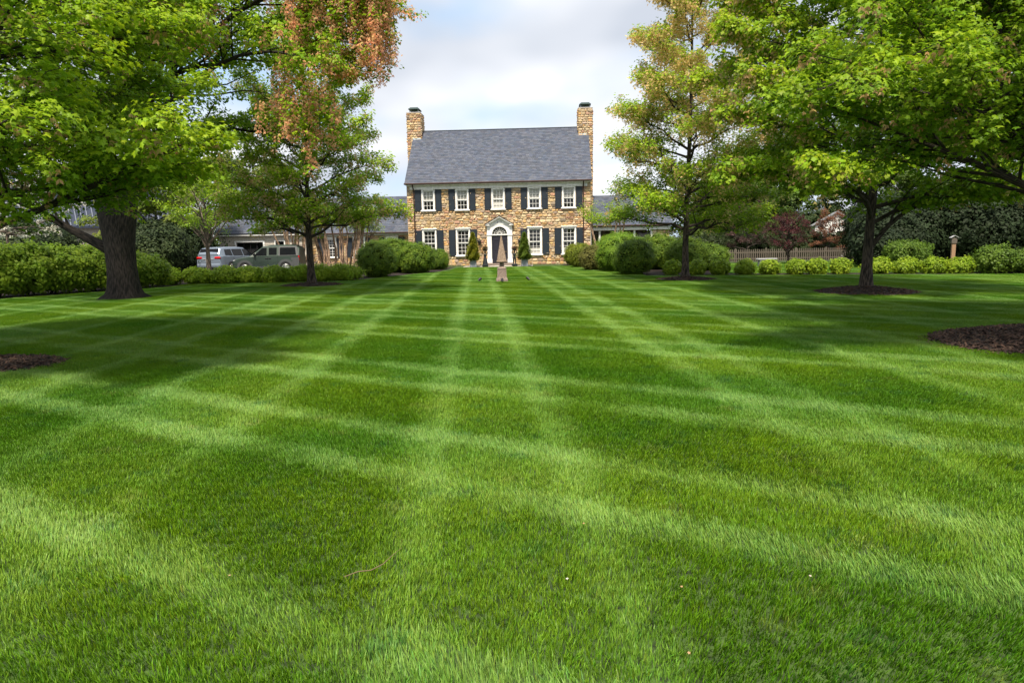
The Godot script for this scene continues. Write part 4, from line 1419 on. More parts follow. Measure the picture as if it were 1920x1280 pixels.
	put("roof", orf.mesh(), mat(Color(0.2, 0.21, 0.23), 0.8), ob)
	var wd := MB.new()
	wd.box(Vector3(0.4, 1.6, 0.03), Vector3(0.8, 1.1, 0.05), Color.WHITE, 0.01)
	put("window", wd.mesh(), M.carglass, ob)
	# picket fence
	var f := thing("picket_fence", "weathered low picket fence behind the red leaved tree at right", "fence", Vector3(13.6, 0, -47.6), 0.06)
	for k in 72:
		var pb := MB.new()
		var x := k * 0.15
		var hgt := 0.86 + rr(-0.02, 0.02)
		pb.prism([Vector2(x - 0.037, 0.04), Vector2(x + 0.037, 0.04), Vector2(x + 0.037, hgt), Vector2(x, hgt + 0.06), Vector2(x - 0.037, hgt)], 0.0, 0.022)
		put("picket", pb.mesh(), M.fence, f)
	for yy in [0.25, 0.68]:
		var rb := MB.new()
		rb.box(Vector3(5.3, yy, -0.03), Vector3(10.9, 0.08, 0.05), Color.WHITE, 0.005)
		put("rail", rb.mesh(), M.fence, f)
	for k in 6:
		var qb := MB.new()
		qb.box(Vector3(-0.08 + k * 2.16, 0.48, -0.1), Vector3(0.1, 0.96, 0.09), Color.WHITE, 0.01)
		put("fence_post", qb.mesh(), M.fence, f)

# ------------------------------------------------------------------ trees of the lawn
func maple_tint(y0: float, y1: float, lo: Color, hi: Color, seed_tone: Color, ns: int) -> Callable:
	var nz := FastNoiseLite.new()
	nz.seed = ns
	nz.frequency = 0.45
	return func(q: Vector3, outer: float, is_seed: bool) -> Color:
		if is_seed: return jitter_color(seed_tone, 0.2)
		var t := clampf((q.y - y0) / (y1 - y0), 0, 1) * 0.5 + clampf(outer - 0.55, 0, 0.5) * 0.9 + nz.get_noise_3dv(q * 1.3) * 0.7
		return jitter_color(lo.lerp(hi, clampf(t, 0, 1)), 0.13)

func front_trees() -> void:
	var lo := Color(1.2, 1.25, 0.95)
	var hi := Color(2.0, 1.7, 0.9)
	var L1 := Vector3(-8.5, 0, -9.9)
	tree("maple_tree", "spreading bright yellow green maple reaching in over the lawn's near left", "tree", {
		"at": L1, "height": 9.5, "clear": 2.3, "trunk": 0.21, "radius": 5.4, "limbs": 42, "seconds": 16, "thirds": 7, "seed": 1, "bark": M.bark_dark, "cone": true, "squash": Vector2(1.0, 0.72),
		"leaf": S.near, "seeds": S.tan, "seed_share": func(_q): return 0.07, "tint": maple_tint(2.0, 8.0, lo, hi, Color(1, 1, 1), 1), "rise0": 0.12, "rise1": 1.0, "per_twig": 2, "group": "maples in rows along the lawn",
		"extra": [[[L1 + Vector3(0, 1.75, 0), Vector3(-6.75, 2.02, -9.2), Vector3(-5.7, 2.32, -8.95), Vector3(-4.8, 2.66, -8.8), Vector3(-4.0, 2.9, -8.6)], 0.075, true],
			[[L1 + Vector3(0, 2.1, 0), Vector3(-7.0, 2.45, -9.6), Vector3(-6.0, 2.5, -9.5), Vector3(-4.6, 2.75, -9.6)], 0.07, true]]})
	var R1 := Vector3(9.0, 0, -10.3)
	tree("maple_tree", "dark limbed maple leaning in over the lawn's near right", "tree", {
		"at": R1, "height": 9.8, "clear": 2.1, "trunk": 0.24, "radius": 5.8, "limbs": 42, "seconds": 16, "thirds": 7, "seed": 2, "bark": M.bark_dark, "cone": true, "squash": Vector2(1.0, 0.72),
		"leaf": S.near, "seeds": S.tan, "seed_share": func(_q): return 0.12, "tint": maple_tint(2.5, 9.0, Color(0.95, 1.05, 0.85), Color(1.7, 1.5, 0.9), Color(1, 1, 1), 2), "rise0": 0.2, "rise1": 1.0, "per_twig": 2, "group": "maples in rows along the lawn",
		"keep": func(q): return q.y > 1.9 or q.x < 6.2,
		"extra": [[[R1 + Vector3(0, 1.7, 0), Vector3(7.7, 2.2, -10.0), Vector3(6.5, 2.65, -9.8), Vector3(5.4, 3.0, -9.6), Vector3(4.2, 3.4, -9.4)], 0.095, true],
			[[R1 + Vector3(-0.1, 1.9, 0), Vector3(7.9, 2.6, -10.2), Vector3(7.2, 3.2, -10.2), Vector3(7.05, 4.2, -10.2), Vector3(6.9, 5.4, -10.1)], 0.11, true],
			[[Vector3(7.25, 3.15, -10.2), Vector3(6.6, 3.45, -9.9), Vector3(5.9, 3.9, -9.6), Vector3(5.0, 4.6, -9.2)], 0.06, true]]})
	# old tree with pink seeds
	var L2 := Vector3(-13.25, 0, -23.4)
	rng.seed = 33
	var strands := []
	var lims := [[L2 + Vector3(0.3, 4.2, 0), Vector3(-11.0, 6.8, -22.6), Vector3(-8.4, 8.6, -22), Vector3(-6.0, 9.5, -21.6), Vector3(-4.8, 9.4, -21.4), Vector3(-3.5, 8.9, -21.2)],
		[L2 + Vector3(0.3, 5.2, 0), Vector3(-11, 8.6, -22.6), Vector3(-8.4, 10.6, -22), Vector3(-6.4, 11.4, -21.8), Vector3(-5.0, 11.2, -21.6)],
		[L2 + Vector3(0.3, 3.6, 0.2), Vector3(-11.2, 5.6, -22.2), Vector3(-8.6, 7.0, -21.2), Vector3(-6.6, 7.2, -20.6), Vector3(-4.9, 6.5, -20.3)],
		[L2 + Vector3(0.2, 4.6, 0.4), Vector3(-11.6, 7.2, -21.6), Vector3(-9.8, 8.6, -20.8), Vector3(-8.3, 8.9, -20.2)]]
	for k in 120:
		var l: Array = lims[k % 2]
		var q := poly_at(l, rr(0.62, 1.0)) + Vector3(rr(-0.7, 0.4), rr(-0.3, 0.5), rr(-0.9, 0.9))
		strands.append([q, rr(0.7, 2.6), 0.8 if k % 4 else 0.35])
	for k in 18:   # the long hanging fringe at the limb's end
		strands.append([poly_at(lims[0], rr(0.78, 1.0)) + Vector3(rr(-0.4, 0.2), rr(-0.2, 0.3), rr(-0.8, 0.8)), rr(1.0, 2.9), 0.85])
	for k in 28:   # a thin curtain in front of the maple behind
		strands.append([poly_at(lims[2], rr(0.72, 1.0)) + Vector3(rr(-0.7, 0.45), rr(-1.4, 0.3), rr(-0.6, 0.6)), rr(0.5, 2.3), 0.62])
	for k in 14:
		strands.append([poly_at(lims[3], rr(0.75, 1.0)) + Vector3(rr(-0.5, 0.5), rr(-0.3, 0.3), rr(-0.4, 0.4)), rr(0.5, 1.5), 0.75])
	var extra := []
	for l in lims: extra.append([l, 0.13, true])
	extra.append([[L2 + Vector3(-0.35, 1.7, 0.1), Vector3(-14.7, 2.35, -23.2), Vector3(-15.9, 3.15, -23.0), Vector3(-17.2, 3.7, -22.8), Vector3(-18.6, 4.6, -22.5)], 0.2, true])
	extra.append([[L2 + Vector3(-0.1, 2.8, 0), L2 + Vector3(-0.6, 5.0, 0.1), L2 + Vector3(-1.6, 8.0, 0), L2 + Vector3(-2.2, 12.0, 0)], 0.36, true])
	extra.append([[L2 + Vector3(0.1, 2.8, 0), L2 + Vector3(0.75, 5.0, -0.2), L2 + Vector3(1.3, 8.0, 0), L2 + Vector3(1.9, 12.5, 0)], 0.38, true])
	tree("old_maple_tree", "massive old tree with dark forked trunk and pinkish orange hanging seeds", "tree", {
		"at": L2, "height": 16.0, "clear": 4.0, "trunk": 0.5, "radius": 7.2, "limbs": 22, "seconds": 13, "thirds": 6, "seed": 3, "bark": M.bark, "flare": 0.85,
		"trunk_line": [[Vector3(0, -0.1, 0), Vector3(0, 0.05, 0), Vector3(0, 0.18, 0), Vector3(0, 0.36, 0), Vector3(0.0, 0.7, 0), Vector3(-0.02, 1.2, 0), Vector3(-0.02, 1.8, 0), Vector3(0, 2.4, 0), Vector3(0.06, 3.1, 0), Vector3(0.1, 3.8, 0), Vector3(0.15, 4.6, 0)], [1.1, 0.76, 0.57, 0.5, 0.46, 0.45, 0.48, 0.54, 0.63, 0.7, 0.6]],
		"leaf": S.mid, "seeds": S.pink, "seed_share": func(q): return clampf((q.x + 7.4) * 0.22, 0.0, 0.75) if q.y > 6.0 else 0.03, "tint": maple_tint(2.0, 12.0, Color(0.95, 1.1, 1.0), Color(1.3, 1.3, 1.0), Color(1, 1, 1), 3),
		"keep": func(q): return q.x > -15.5 or rng.randf() < 0.4, "rise0": 0.35, "rise1": 1.0, "strands": strands, "extra": extra, "per_twig": 2})
	# two upright maples far down the lawn
	var L3 := Vector3(-8.46, 0, -29.1)
	tree("maple_tree", "rounded green maple standing in front of the green car", "tree", {
		"at": L3, "height": 11.8, "clear": 1.95, "trunk": 0.165, "radius": 3.85, "limbs": 44, "seconds": 13, "thirds": 5, "cone": true, "cone_pow": 0.62, "seed": 4, "spread": 1.25, "bark": M.bark_dark, "taper": 0.65, "low": 1.05,
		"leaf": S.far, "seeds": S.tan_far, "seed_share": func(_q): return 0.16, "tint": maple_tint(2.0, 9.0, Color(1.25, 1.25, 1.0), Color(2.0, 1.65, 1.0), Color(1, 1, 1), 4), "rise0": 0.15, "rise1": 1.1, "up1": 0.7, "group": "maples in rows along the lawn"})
	var R3 := Vector3(7.25, 0, -28.4)
	tree("maple_tree", "tall sparse maple with tan tinged top in front of the right boxwoods", "tree", {
		"at": R3, "height": 15.5, "clear": 1.75, "trunk": 0.145, "radius": 4.0, "limbs": 56, "seconds": 14, "thirds": 7, "cone": true, "cone_pow": 0.95, "seed": 5, "bark": M.bark_dark, "taper": 0.8, "low": 0.92, "spread": 1.15,
		"leaf": S.airy, "seeds": S.tan_far, "seed_share": func(q): return clampf((q.y - 2.5) * 0.09, 0.06, 0.66), "tint": maple_tint(2.0, 10.0, Color(1.45, 1.4, 1.2), Color(2.1, 1.75, 1.5), Color(1.1, 1.15, 1.0), 5), "rise0": 0.08, "rise1": 1.2, "up1": 0.8, "group": "maples in rows along the lawn", "per_twig": 2})
	var R2 := Vector3(10.5, 0, -20.2)
	tree("maple_tree", "dense green maple with straight trunk in the mulch mound at right", "tree", {
		"at": R2, "height": 13.0, "clear": 1.95, "trunk": 0.165, "radius": 5.4, "limbs": 50, "seconds": 16, "thirds": 7, "seed": 6, "bark": M.bark_dark, "taper": 0.6, "low": 0.95,
		"leaf": S.mid, "seeds": S.tan_far, "seed_share": func(q): return clampf((9.5 - q.x) * 0.06, 0.02, 0.3), "tint": maple_tint(2.0, 12.0, Color(1.0, 1.12, 0.9), Color(1.7, 1.45, 1.0), Color(1, 1, 1), 6), "rise0": 0.15, "rise1": 1.1, "group": "maples in rows along the lawn", "per_twig": 2,
		"extra": [[[R2 + Vector3(0.1, 1.35, 0), R2 + Vector3(0.75, 2.2, 0.2), R2 + Vector3(2.0, 2.75, 0.3), R2 + Vector3(3.8, 2.9, 0.4)], 0.09, true]]})

func simple_tree(called: String, label: String, at: Vector3, h: float, r: float, lo: Color, hi: Color, sp: ArrayMesh, seed_: int, o := {}) -> Node3D:
	var p := {"at": at, "height": h, "clear": h * 0.16, "trunk": h * 0.02, "radius": r, "limbs": 22, "seconds": 6, "thirds": 4, "seed": seed_, "bark": M.bark_dark, "leaf": sp, "seeds": S.tan,
		"tint": maple_tint(h * 0.1, h * 0.9, lo, hi, Color.WHITE, seed_), "rise0": 0.15, "rise1": 1.0, "per_twig": 2, "taper": 0.6}
	p.merge(o, true)
	return tree(called, label, "tree", p)

func back_planting() -> void:
	var g := Color(0.085, 0.14, 0.022)
	var y := Color(0.2, 0.21, 0.03)
	# left background
	simple_tree("background_tree", "yellow green tree behind the large forked trunk", Vector3(-25.5, 0, -50), 8.5, 5.0, g * 1.5, y, S.back, 201)
	simple_tree("background_tree", "yellow green tree rising behind the silver car", Vector3(-22.5, 0, -60), 9.5, 5.5, g * 1.5, y * 0.9, S.back, 202)
	simple_tree("background_tree", "green tree beyond the barn at far left", Vector3(-50, 0, -66), 12.0, 7.0, g, g * 1.5, S.back, 203)
	simple_tree("background_tree", "green tree between the barn and the garage", Vector3(-32, 0, -74), 11.0, 6.5, g, g * 1.6, S.back, 204)
	simple_tree("dogwood_tree", "dogwood covered in white blossom above the tall hedge at left", Vector3(-22.2, 0, -30.5), 5.2, 3.2, Color(0.75, 0.74, 0.62), Color(0.85, 0.84, 0.75), S.petal, 205, {"limbs": 20, "seconds": 6, "bark": M.bark_pale, "clear": 2.3, "rise0": 0.0})
	# small tree beside the silver car
	tree("small_tree", "small tree with pale forking stems in front of the silver car", "tree", {
		"at": Vector3(-17.4, 0, -39.6), "height": 5.6, "clear": 1.5, "trunk": 0.17, "radius": 2.9, "limbs": 18, "seconds": 8, "thirds": 4, "seed": 206, "bark": M.bark_pale, "leaf": S.far, "seeds": S.tan, "flare": 0.4,
		"tint": maple_tint(1.0, 5.0, Color(0.9, 0.95, 1.0), Color(1.7, 1.5, 1.0), Color.WHITE, 206), "rise0": 1.0, "rise1": 1.4, "low": 0.8, "per_twig": 1, "spread": 1.6})
	# crape myrtles
	for e in [["multi stemmed crape myrtle with bare tan trunks left of the lawn maple's trunk", Vector3(-14.6, 0, -46.6), 207, 13, 1.2], ["widest crape myrtle clump with tan trunks against the left wing", Vector3(-11.6, 0, -47.4), 208, 26, 1.9], ["pale stemmed crape myrtle in front of the garden room at right", Vector3(6.5, 0, -46.0), 209, 5, 0.7]]:
		rng.seed = e[2]
		var base: Vector3 = e[1]
		var root := thing("crape_myrtle", e[0], "tree", base, 0.0, "crape myrtles beside the house")
		var cp := Copies.new()
		for k in e[3]:
			var a := rr(0, TAU)
			var r: float = sqrt(rng.randf()) * e[4]
			var g0 := Vector3(cos(a) * r * 0.9, 0, sin(a) * r * 0.4)
			var top := g0 + Vector3(cos(a) * rr(0.2, 0.9), rr(2.3, 3.0), sin(a) * rr(0.1, 0.5))
			var m := MB.new()
			var mid := g0.lerp(top, 0.5) + Vector3(rr(-0.15, 0.15), 0, rr(-0.1, 0.1))
			m.tube([g0, g0.lerp(mid, 0.5) + Vector3(rr(-0.05, 0.05), 0, 0), mid, top], [0.1, 0.085, 0.07, 0.05], 7)
			for b in 3:
				var t2 := top + Vector3(rr(-0.7, 0.7), rr(0.5, 1.3), rr(-0.5, 0.5))
				m.tube([top, top.lerp(t2, 0.5) + Vector3(rr(-0.08, 0.08), 0.1, 0), t2], [0.035, 0.025, 0.01], 5, Color.WHITE, false)
				for q in 16:
					var o := top.lerp(t2, rr(0.4, 1.1)) + Vector3(rr(-0.5, 0.5), rr(-0.1, 0.6), rr(-0.5, 0.5))
					cp.add(Basis(Vector3.UP, rr(0, TAU)).scaled(Vector3.ONE * rr(0.6, 1.0)), o, jitter_color(Color(1.6, 1.35, 0.9), 0.2))
			put("stem", m.mesh(), M.bark_tan, root)
		scatter("foliage", S.far, M.leaf, cp, root)
	# red leaved maple and a twiggy shrub
	simple_tree("red_maple", "small red leaved Japanese maple in front of the picket fence", Vector3(17.6, 0, -43.5), 2.9, 1.45, Color(0.075, 0.022, 0.026), Color(0.1, 0.028, 0.03), S.shrub, 210, {"limbs": 18, "seconds": 9, "per_twig": 1, "clear": 0.5, "trunk": 0.09, "rise0": 0.6})
	simple_tree("red_maple", "purplish bare twigged tree behind the picket fence", Vector3(17.4, 0, -50.5), 4.0, 1.8, Color(0.09, 0.045, 0.045), Color(0.12, 0.06, 0.055), S.shrub, 211, {"limbs": 18, "seconds": 9, "per_twig": 1, "clear": 0.8, "trunk": 0.1})
	simple_tree("background_tree", "coppery shrub tree beside the white outbuilding", Vector3(23.4, 0, -50.5), 3.6, 1.1, Color(0.2, 0.08, 0.045), Color(0.24, 0.11, 0.06), S.shrub, 212, {"limbs": 16, "seconds": 8, "clear": 0.6, "trunk": 0.08})
	# right background
	simple_tree("background_tree", "olive green tree behind the fence beside the garden room", Vector3(16.5, 0, -60), 7.5, 5.0, g * 1.2, y * 0.7, S.back, 213)
	var far_l := ["tall green tree beyond the fence nearest the outbuilding", "tall green tree beyond the evergreens behind the bird box", "tall green tree at the far right edge behind the evergreens", "broad green tree behind the outbuilding roof"]
	var far_p := [Vector3(36, 0, -66), Vector3(44, 0, -60), Vector3(54, 0, -58), Vector3(27, 0, -72)]
	for k in 4: simple_tree("background_tree", far_l[k], far_p[k], 13.0 - k, 7.0, g * 0.9, g * 1.5, S.back, 214 + k)
	var gap_l := ["low crowned green tree filling the gap behind the fence's left end", "low crowned green tree behind the red leaved tree", "low crowned green tree just left of the white outbuilding", "low crowned green tree just right of the white outbuilding"]
	var gap_p := [Vector3(20.5, 0, -64), Vector3(25.5, 0, -68), Vector3(19.0, 0, -57), Vector3(33.5, 0, -60)]
	for k in 4: simple_tree("background_tree", gap_l[k], gap_p[k], 7.5, 4.5, g * 0.7, g * 1.2, S.back, 270 + k, {"clear": 0.5, "low": 1.0, "rise0": 0.0})
	var hb := []
	for k in 8: hb.append([Vector3(k * 1.9, 1.0, (k % 2) * 0.5), Vector3(1.5, 1.0 + 0.12 * (k % 3), 1.2)])
	bush("boundary_hedge", "dull dark hedge running behind the picket fence", "hedge", Vector3(13.5, 0, -52.5), hb, S.hedge, 36, Color(0.045, 0.07, 0.022), 280, {"lump": 0.3, "depth": 0.75, "fill": 0.75, "turn": 0.06})
	var hb2 := []
	for k in 9: hb2.append([Vector3(k * 2.6, 2.2, (k % 2) * 0.8), Vector3(2.2, 2.2 + 0.3 * (k % 3), 1.8)])
	bush("boundary_hedge", "tall dark hedge rising beyond the white outbuilding", "hedge", Vector3(21, 0, -67), hb2, S.magnolia, 14, Color(0.035, 0.06, 0.02), 281, {"lump": 0.3, "depth": 0.75, "fill": 0.75, "dark": true})
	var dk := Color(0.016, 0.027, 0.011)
	var ev := [["dark evergreen bush just right of the straight maple trunk", Vector3(22.0, 0, -39), 3.3, 2.4], ["tall dark magnolia behind the bird box post", Vector3(26.5, 0, -39), 4.6, 3.0], ["tall dark magnolia at the right edge of the garden", Vector3(31.5, 0, -37), 5.2, 3.2], ["dark rounded evergreen in front of the fence end", Vector3(19.6, 0, -36.6), 1.9, 1.3], ["dark evergreen between the magnolia and the straight trunk", Vector3(23.8, 0, -43.5), 4.2, 2.6]]
	for k in ev.size():
		var h: float = ev[k][2]
		var r: float = ev[k][3]
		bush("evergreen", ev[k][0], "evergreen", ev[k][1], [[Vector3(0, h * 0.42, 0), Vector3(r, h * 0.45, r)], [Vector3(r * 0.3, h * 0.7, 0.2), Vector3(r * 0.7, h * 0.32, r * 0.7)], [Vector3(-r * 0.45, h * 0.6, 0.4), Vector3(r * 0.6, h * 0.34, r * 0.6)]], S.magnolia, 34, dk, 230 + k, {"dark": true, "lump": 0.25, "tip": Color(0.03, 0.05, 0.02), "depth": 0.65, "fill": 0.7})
	# dark evergreens along the drive at left
	var dl := [["dark hedge plant at the outermost left behind the bright hedge", Vector3(-33, 0, -36), 3.4, 3.6], ["dark hedge plant behind the bright hedge left of the forked trunk", Vector3(-27.5, 0, -38), 3.4, 3.4], ["dark evergreen beyond the post lantern", Vector3(-22.4, 0, -42.6), 3.2, 2.6], ["dark evergreen between post lantern and silver car", Vector3(-24.2, 0, -48.5), 3.9, 3.2], ["dark low evergreen left of the silver car", Vector3(-25.8, 0, -53.5), 3.0, 2.6]]
	for k in dl.size():
		var h: float = dl[k][2]
		var r: float = dl[k][3]
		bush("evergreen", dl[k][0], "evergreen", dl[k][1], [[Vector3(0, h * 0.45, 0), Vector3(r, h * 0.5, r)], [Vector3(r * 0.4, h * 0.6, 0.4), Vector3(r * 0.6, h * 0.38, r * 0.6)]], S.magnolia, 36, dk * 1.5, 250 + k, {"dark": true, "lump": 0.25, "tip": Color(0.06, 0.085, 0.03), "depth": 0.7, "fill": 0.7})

func shrubs() -> void:
	var bx := Color(0.106, 0.194, 0.020)
	var bt := Color(0.237, 0.338, 0.027)
	var B := [
		["largest clipped boxwood ball at the corner of the left bed", Vector3(-7.0, 0, -36.0), Vector3(0.98, 0.92, 0.98), 0],
		["clipped boxwood between the largest left ball and the small one", Vector3(-5.45, 0, -39.9), Vector3(1.02, 0.86, 1.02), 0],
		["small boxwood ball under the left end window of the house", Vector3(-4.7, 0, -44.6), Vector3(0.66, 0.66, 0.66), 0],
		["tall boxwood mound behind the largest left ball", Vector3(-7.3, 0, -41.5), Vector3(1.5, 0.98, 1.3), 0],
		["broad boxwood mound against the left wing of the house", Vector3(-7.4, 0, -46.0), Vector3(1.6, 0.95, 1.2), 0],
		["small boxwood ball nearest the house in the right bed", Vector3(4.55, 0, -48.2), Vector3(0.75, 0.72, 0.75), 1],
		["yellow tinged boxwood ball second from the house in the right bed", Vector3(4.65, 0, -44.4), Vector3(0.82, 0.74, 0.82), 1],
		["brownish boxwood ball at the inner corner of the right bed", Vector3(4.75, 0, -39.4), Vector3(0.76, 0.7, 0.76), 2],
		["large dark fronted boxwood ball at the corner of the right bed", Vector3(6.05, 0, -33.7), Vector3(0.93, 0.86, 0.93), 0],
		["bright boxwood mound just behind the large right corner ball", Vector3(5.95, 0, -37.4), Vector3(1.15, 0.95, 1.15), 3],
		["tall boxwood mound near the garden room posts", Vector3(6.6, 0, -41.6), Vector3(1.4, 1.05, 1.3), 3],
		["dark boxwood mound right of the garden room posts", Vector3(8.4, 0, -39.0), Vector3(1.15, 0.98, 1.1), 0],
		["boxwood mound behind the sparse maple's trunk", Vector3(9.3, 0, -36.2), Vector3(1.05, 0.85, 1.0), 0],
		["lower boxwood mound right of the sparse maple's trunk", Vector3(10.6, 0, -36.6), Vector3(1.0, 0.68, 1.0), 0]]
	for k in B.size():
		var r: Vector3 = B[k][2]
		var tone: Color = [bx, Color(0.163, 0.213, 0.022), Color(0.150, 0.156, 0.037), Color(0.144, 0.269, 0.022)][B[k][3]]
		var tip: Color = [bt, Color(0.325, 0.362, 0.037), Color(0.250, 0.237, 0.056), Color(0.288, 0.425, 0.035)][B[k][3]]
		bush("boxwood", B[k][0], "boxwood", B[k][1], [[Vector3(0, r.y * 0.98, 0), r]], S.box, 150, tone, 300 + k, {"group": "clipped boxwoods in the beds", "lump": 0.2, "lump_freq": 1.7, "tip": tip, "depth": 0.88, "fill": 0.9})
	# rows of low bright shrubs
	var sh := Color(0.26, 0.4, 0.024)
	var st := Color(0.42, 0.54, 0.04)
	var left := [[-16.0, -31.9, "first low lime green shrub right of the tall hedge"], [-14.6, -32.1, "low lime green shrub below the small pale stemmed tree"], [-13.4, -32.2, "low lime green shrub below the silver car's right side"], [-12.35, -32.3, "low lime green shrub below the green car's front wheel"], [-11.2, -32.4, "low lime green shrub below the green car's doors"], [-10.1, -32.5, "low lime green shrub below the green car's rear wheel"], [-9.0, -32.7, "low lime green shrub just right of the lawn maple's trunk at left"], [-7.95, -32.9, "low lime green shrub touching the largest left boxwood"]]
	for k in left.size():
		rng.seed = 350 + k
		var rx := rr(0.62, 0.8)
		bush("low_shrub", left[k][2], "shrub", Vector3(left[k][0], 0, left[k][1]), [[Vector3(0, 0.34, 0), Vector3(rx, 0.36, 0.6)], [Vector3(rr(-0.3, 0.3), 0.46, 0.1), Vector3(0.45, 0.28, 0.45)]], S.shrub, 120, sh, 350 + k, {"group": "low shrubs bordering the left bed", "lump": 0.3, "lump_freq": 1.4, "tip": st, "depth": 0.75, "fill": 0.75})
	var right := [[7.7, -32.6, "low lime shrub just left of the sparse maple's trunk"], [8.75, -32.3, "low lime shrub just right of the sparse maple's trunk"], [9.75, -32.0, "round lime shrub below the left end of the picket fence"], [10.85, -31.7, "round lime shrub just left of the small grey bench"], [11.9, -31.4, "round lime shrub directly in front of the small grey bench"], [12.95, -31.1, "round lime shrub in front of the red leaved tree's stem"], [13.8, -30.9, "lime shrub below the right part of the picket fence"], [14.8, -30.7, "lime shrub first left of the straight maple's trunk at right"], [16.2, -30.3, "lime shrub mostly hidden behind the straight maple's trunk"], [17.3, -30.0, "lime shrub first right of the straight maple's trunk"], [18.35, -29.7, "lime shrub just left of the bird box post"], [19.35, -29.4, "lime shrub just right of the bird box post"]]
	for k in right.size():
		rng.seed = 370 + k
		bush("low_shrub", right[k][2], "shrub", Vector3(right[k][0], 0, right[k][1]), [[Vector3(0, 0.3, 0), Vector3(0.41 if k < 8 else 0.55, 0.33, 0.45)], [Vector3(rr(-0.15, 0.15), 0.38, 0.05), Vector3(0.3, 0.26, 0.34)]], S.shrub, 120, sh * 0.85, 370 + k, {"group": "low shrubs bordering the right lawn", "lump": 0.3, "lump_freq": 1.4, "tip": st, "depth": 0.75, "fill": 0.75})
	var rs := [["darker loose shrub second right of the bird box post", Vector3(20.5, 0, -29.0), Vector3(0.8, 0.6, 0.7)], ["tallest loose shrub at the right edge of the border", Vector3(21.6, 0, -28.4), Vector3(0.85, 0.55, 0.8)], ["rounded green shrub behind the lime border shrubs left of the bird box", Vector3(20.0, 0, -34.6), Vector3(1.1, 0.72, 1.0)]]
	for k in rs.size():
		var r: Vector3 = rs[k][2]
		bush("border_shrub", rs[k][0], "shrub", rs[k][1], [[Vector3(0, r.y * 0.9, 0), r]], S.shrub, 110, Color(0.1, 0.18, 0.02), 390 + k, {"lump": 0.3, "tip": Color(0.17, 0.27, 0.03), "depth": 0.75, "fill": 0.75})
	# tall bright hedge at left
	var blobs := []
	rng.seed = 400
	for k in 9:
		var t := k / 8.0
		var q := HEDGE_A.lerp(HEDGE_B, t) + Vector2(-0.75, -0.3)
		var hh := lerpf(1.0, 0.95, t) * rr(0.94, 1.06)
		if k == 8: hh = 0.75
		blobs.append([Vector3(q.x, hh * 0.98, q.y), Vector3(1.15, hh, 1.15)])
	bush("tall_hedge", "tall bright green hedge beside the massive trunk at left", "hedge", Vector3.ZERO, blobs, S.hedge, 75, Color(0.2, 0.33, 0.024), 401, {"lump": 0.22, "lump_freq": 0.8, "tip": Color(0.28, 0.39, 0.035), "depth": 0.72, "fill": 0.72, "stems": 40, "low": 0.16})
	# iris and grasses before the left wing
	rng.seed = 420
	var ip := [Vector3(-10.6, 0, -38.5), Vector3(-9.5, 0, -39), Vector3(-8.9, 0, -38.2), Vector3(-11.8, 0, -39.5)]
	var il := ["clump of blue green iris leaves furthest right before the left wing", "clump of blue green iris leaves in the middle before the left wing", "short clump of blue green iris leaves beside the boxwood mound", "clump of blue green iris leaves nearest the green car"]
	for k in 4:
		var t := thing("iris_clump", il[k], "plant", ip[k], 0.0, "iris clumps in the left bed")
		var m := MB.new()
		for q in 60:
			var a := rr(0, TAU)
			var r := sqrt(rng.randf()) * 0.75
			var o := Vector3(cos(a) * r, 0, sin(a) * r * 0.6)
			var hgt := rr(0.45, 0.85)
			var ld := Vector3(rr(-0.25, 0.25), 0, rr(-0.25, 0.25)) * hgt
			var s := Vector3(cos(a + 1.0), 0, sin(a + 1.0)) * 0.018
			var col := jitter_color(Color(0.1, 0.17, 0.11), 0.25)
			m.face([o - s, o + s, o + s * 0.8 + ld * 0.4 + Vector3(0, hgt * 0.6, 0), o - s * 0.8 + ld * 0.4 + Vector3(0, hgt * 0.6, 0)], col)
			m.face([o - s * 0.8 + ld * 0.4 + Vector3(0, hgt * 0.6, 0), o + s * 0.8 + ld * 0.4 + Vector3(0, hgt * 0.6, 0), o + ld + Vector3(0, hgt, 0)], col)
		put("leaves", m.mesh(), M.leaf, t).set_meta("kind", "stuff")

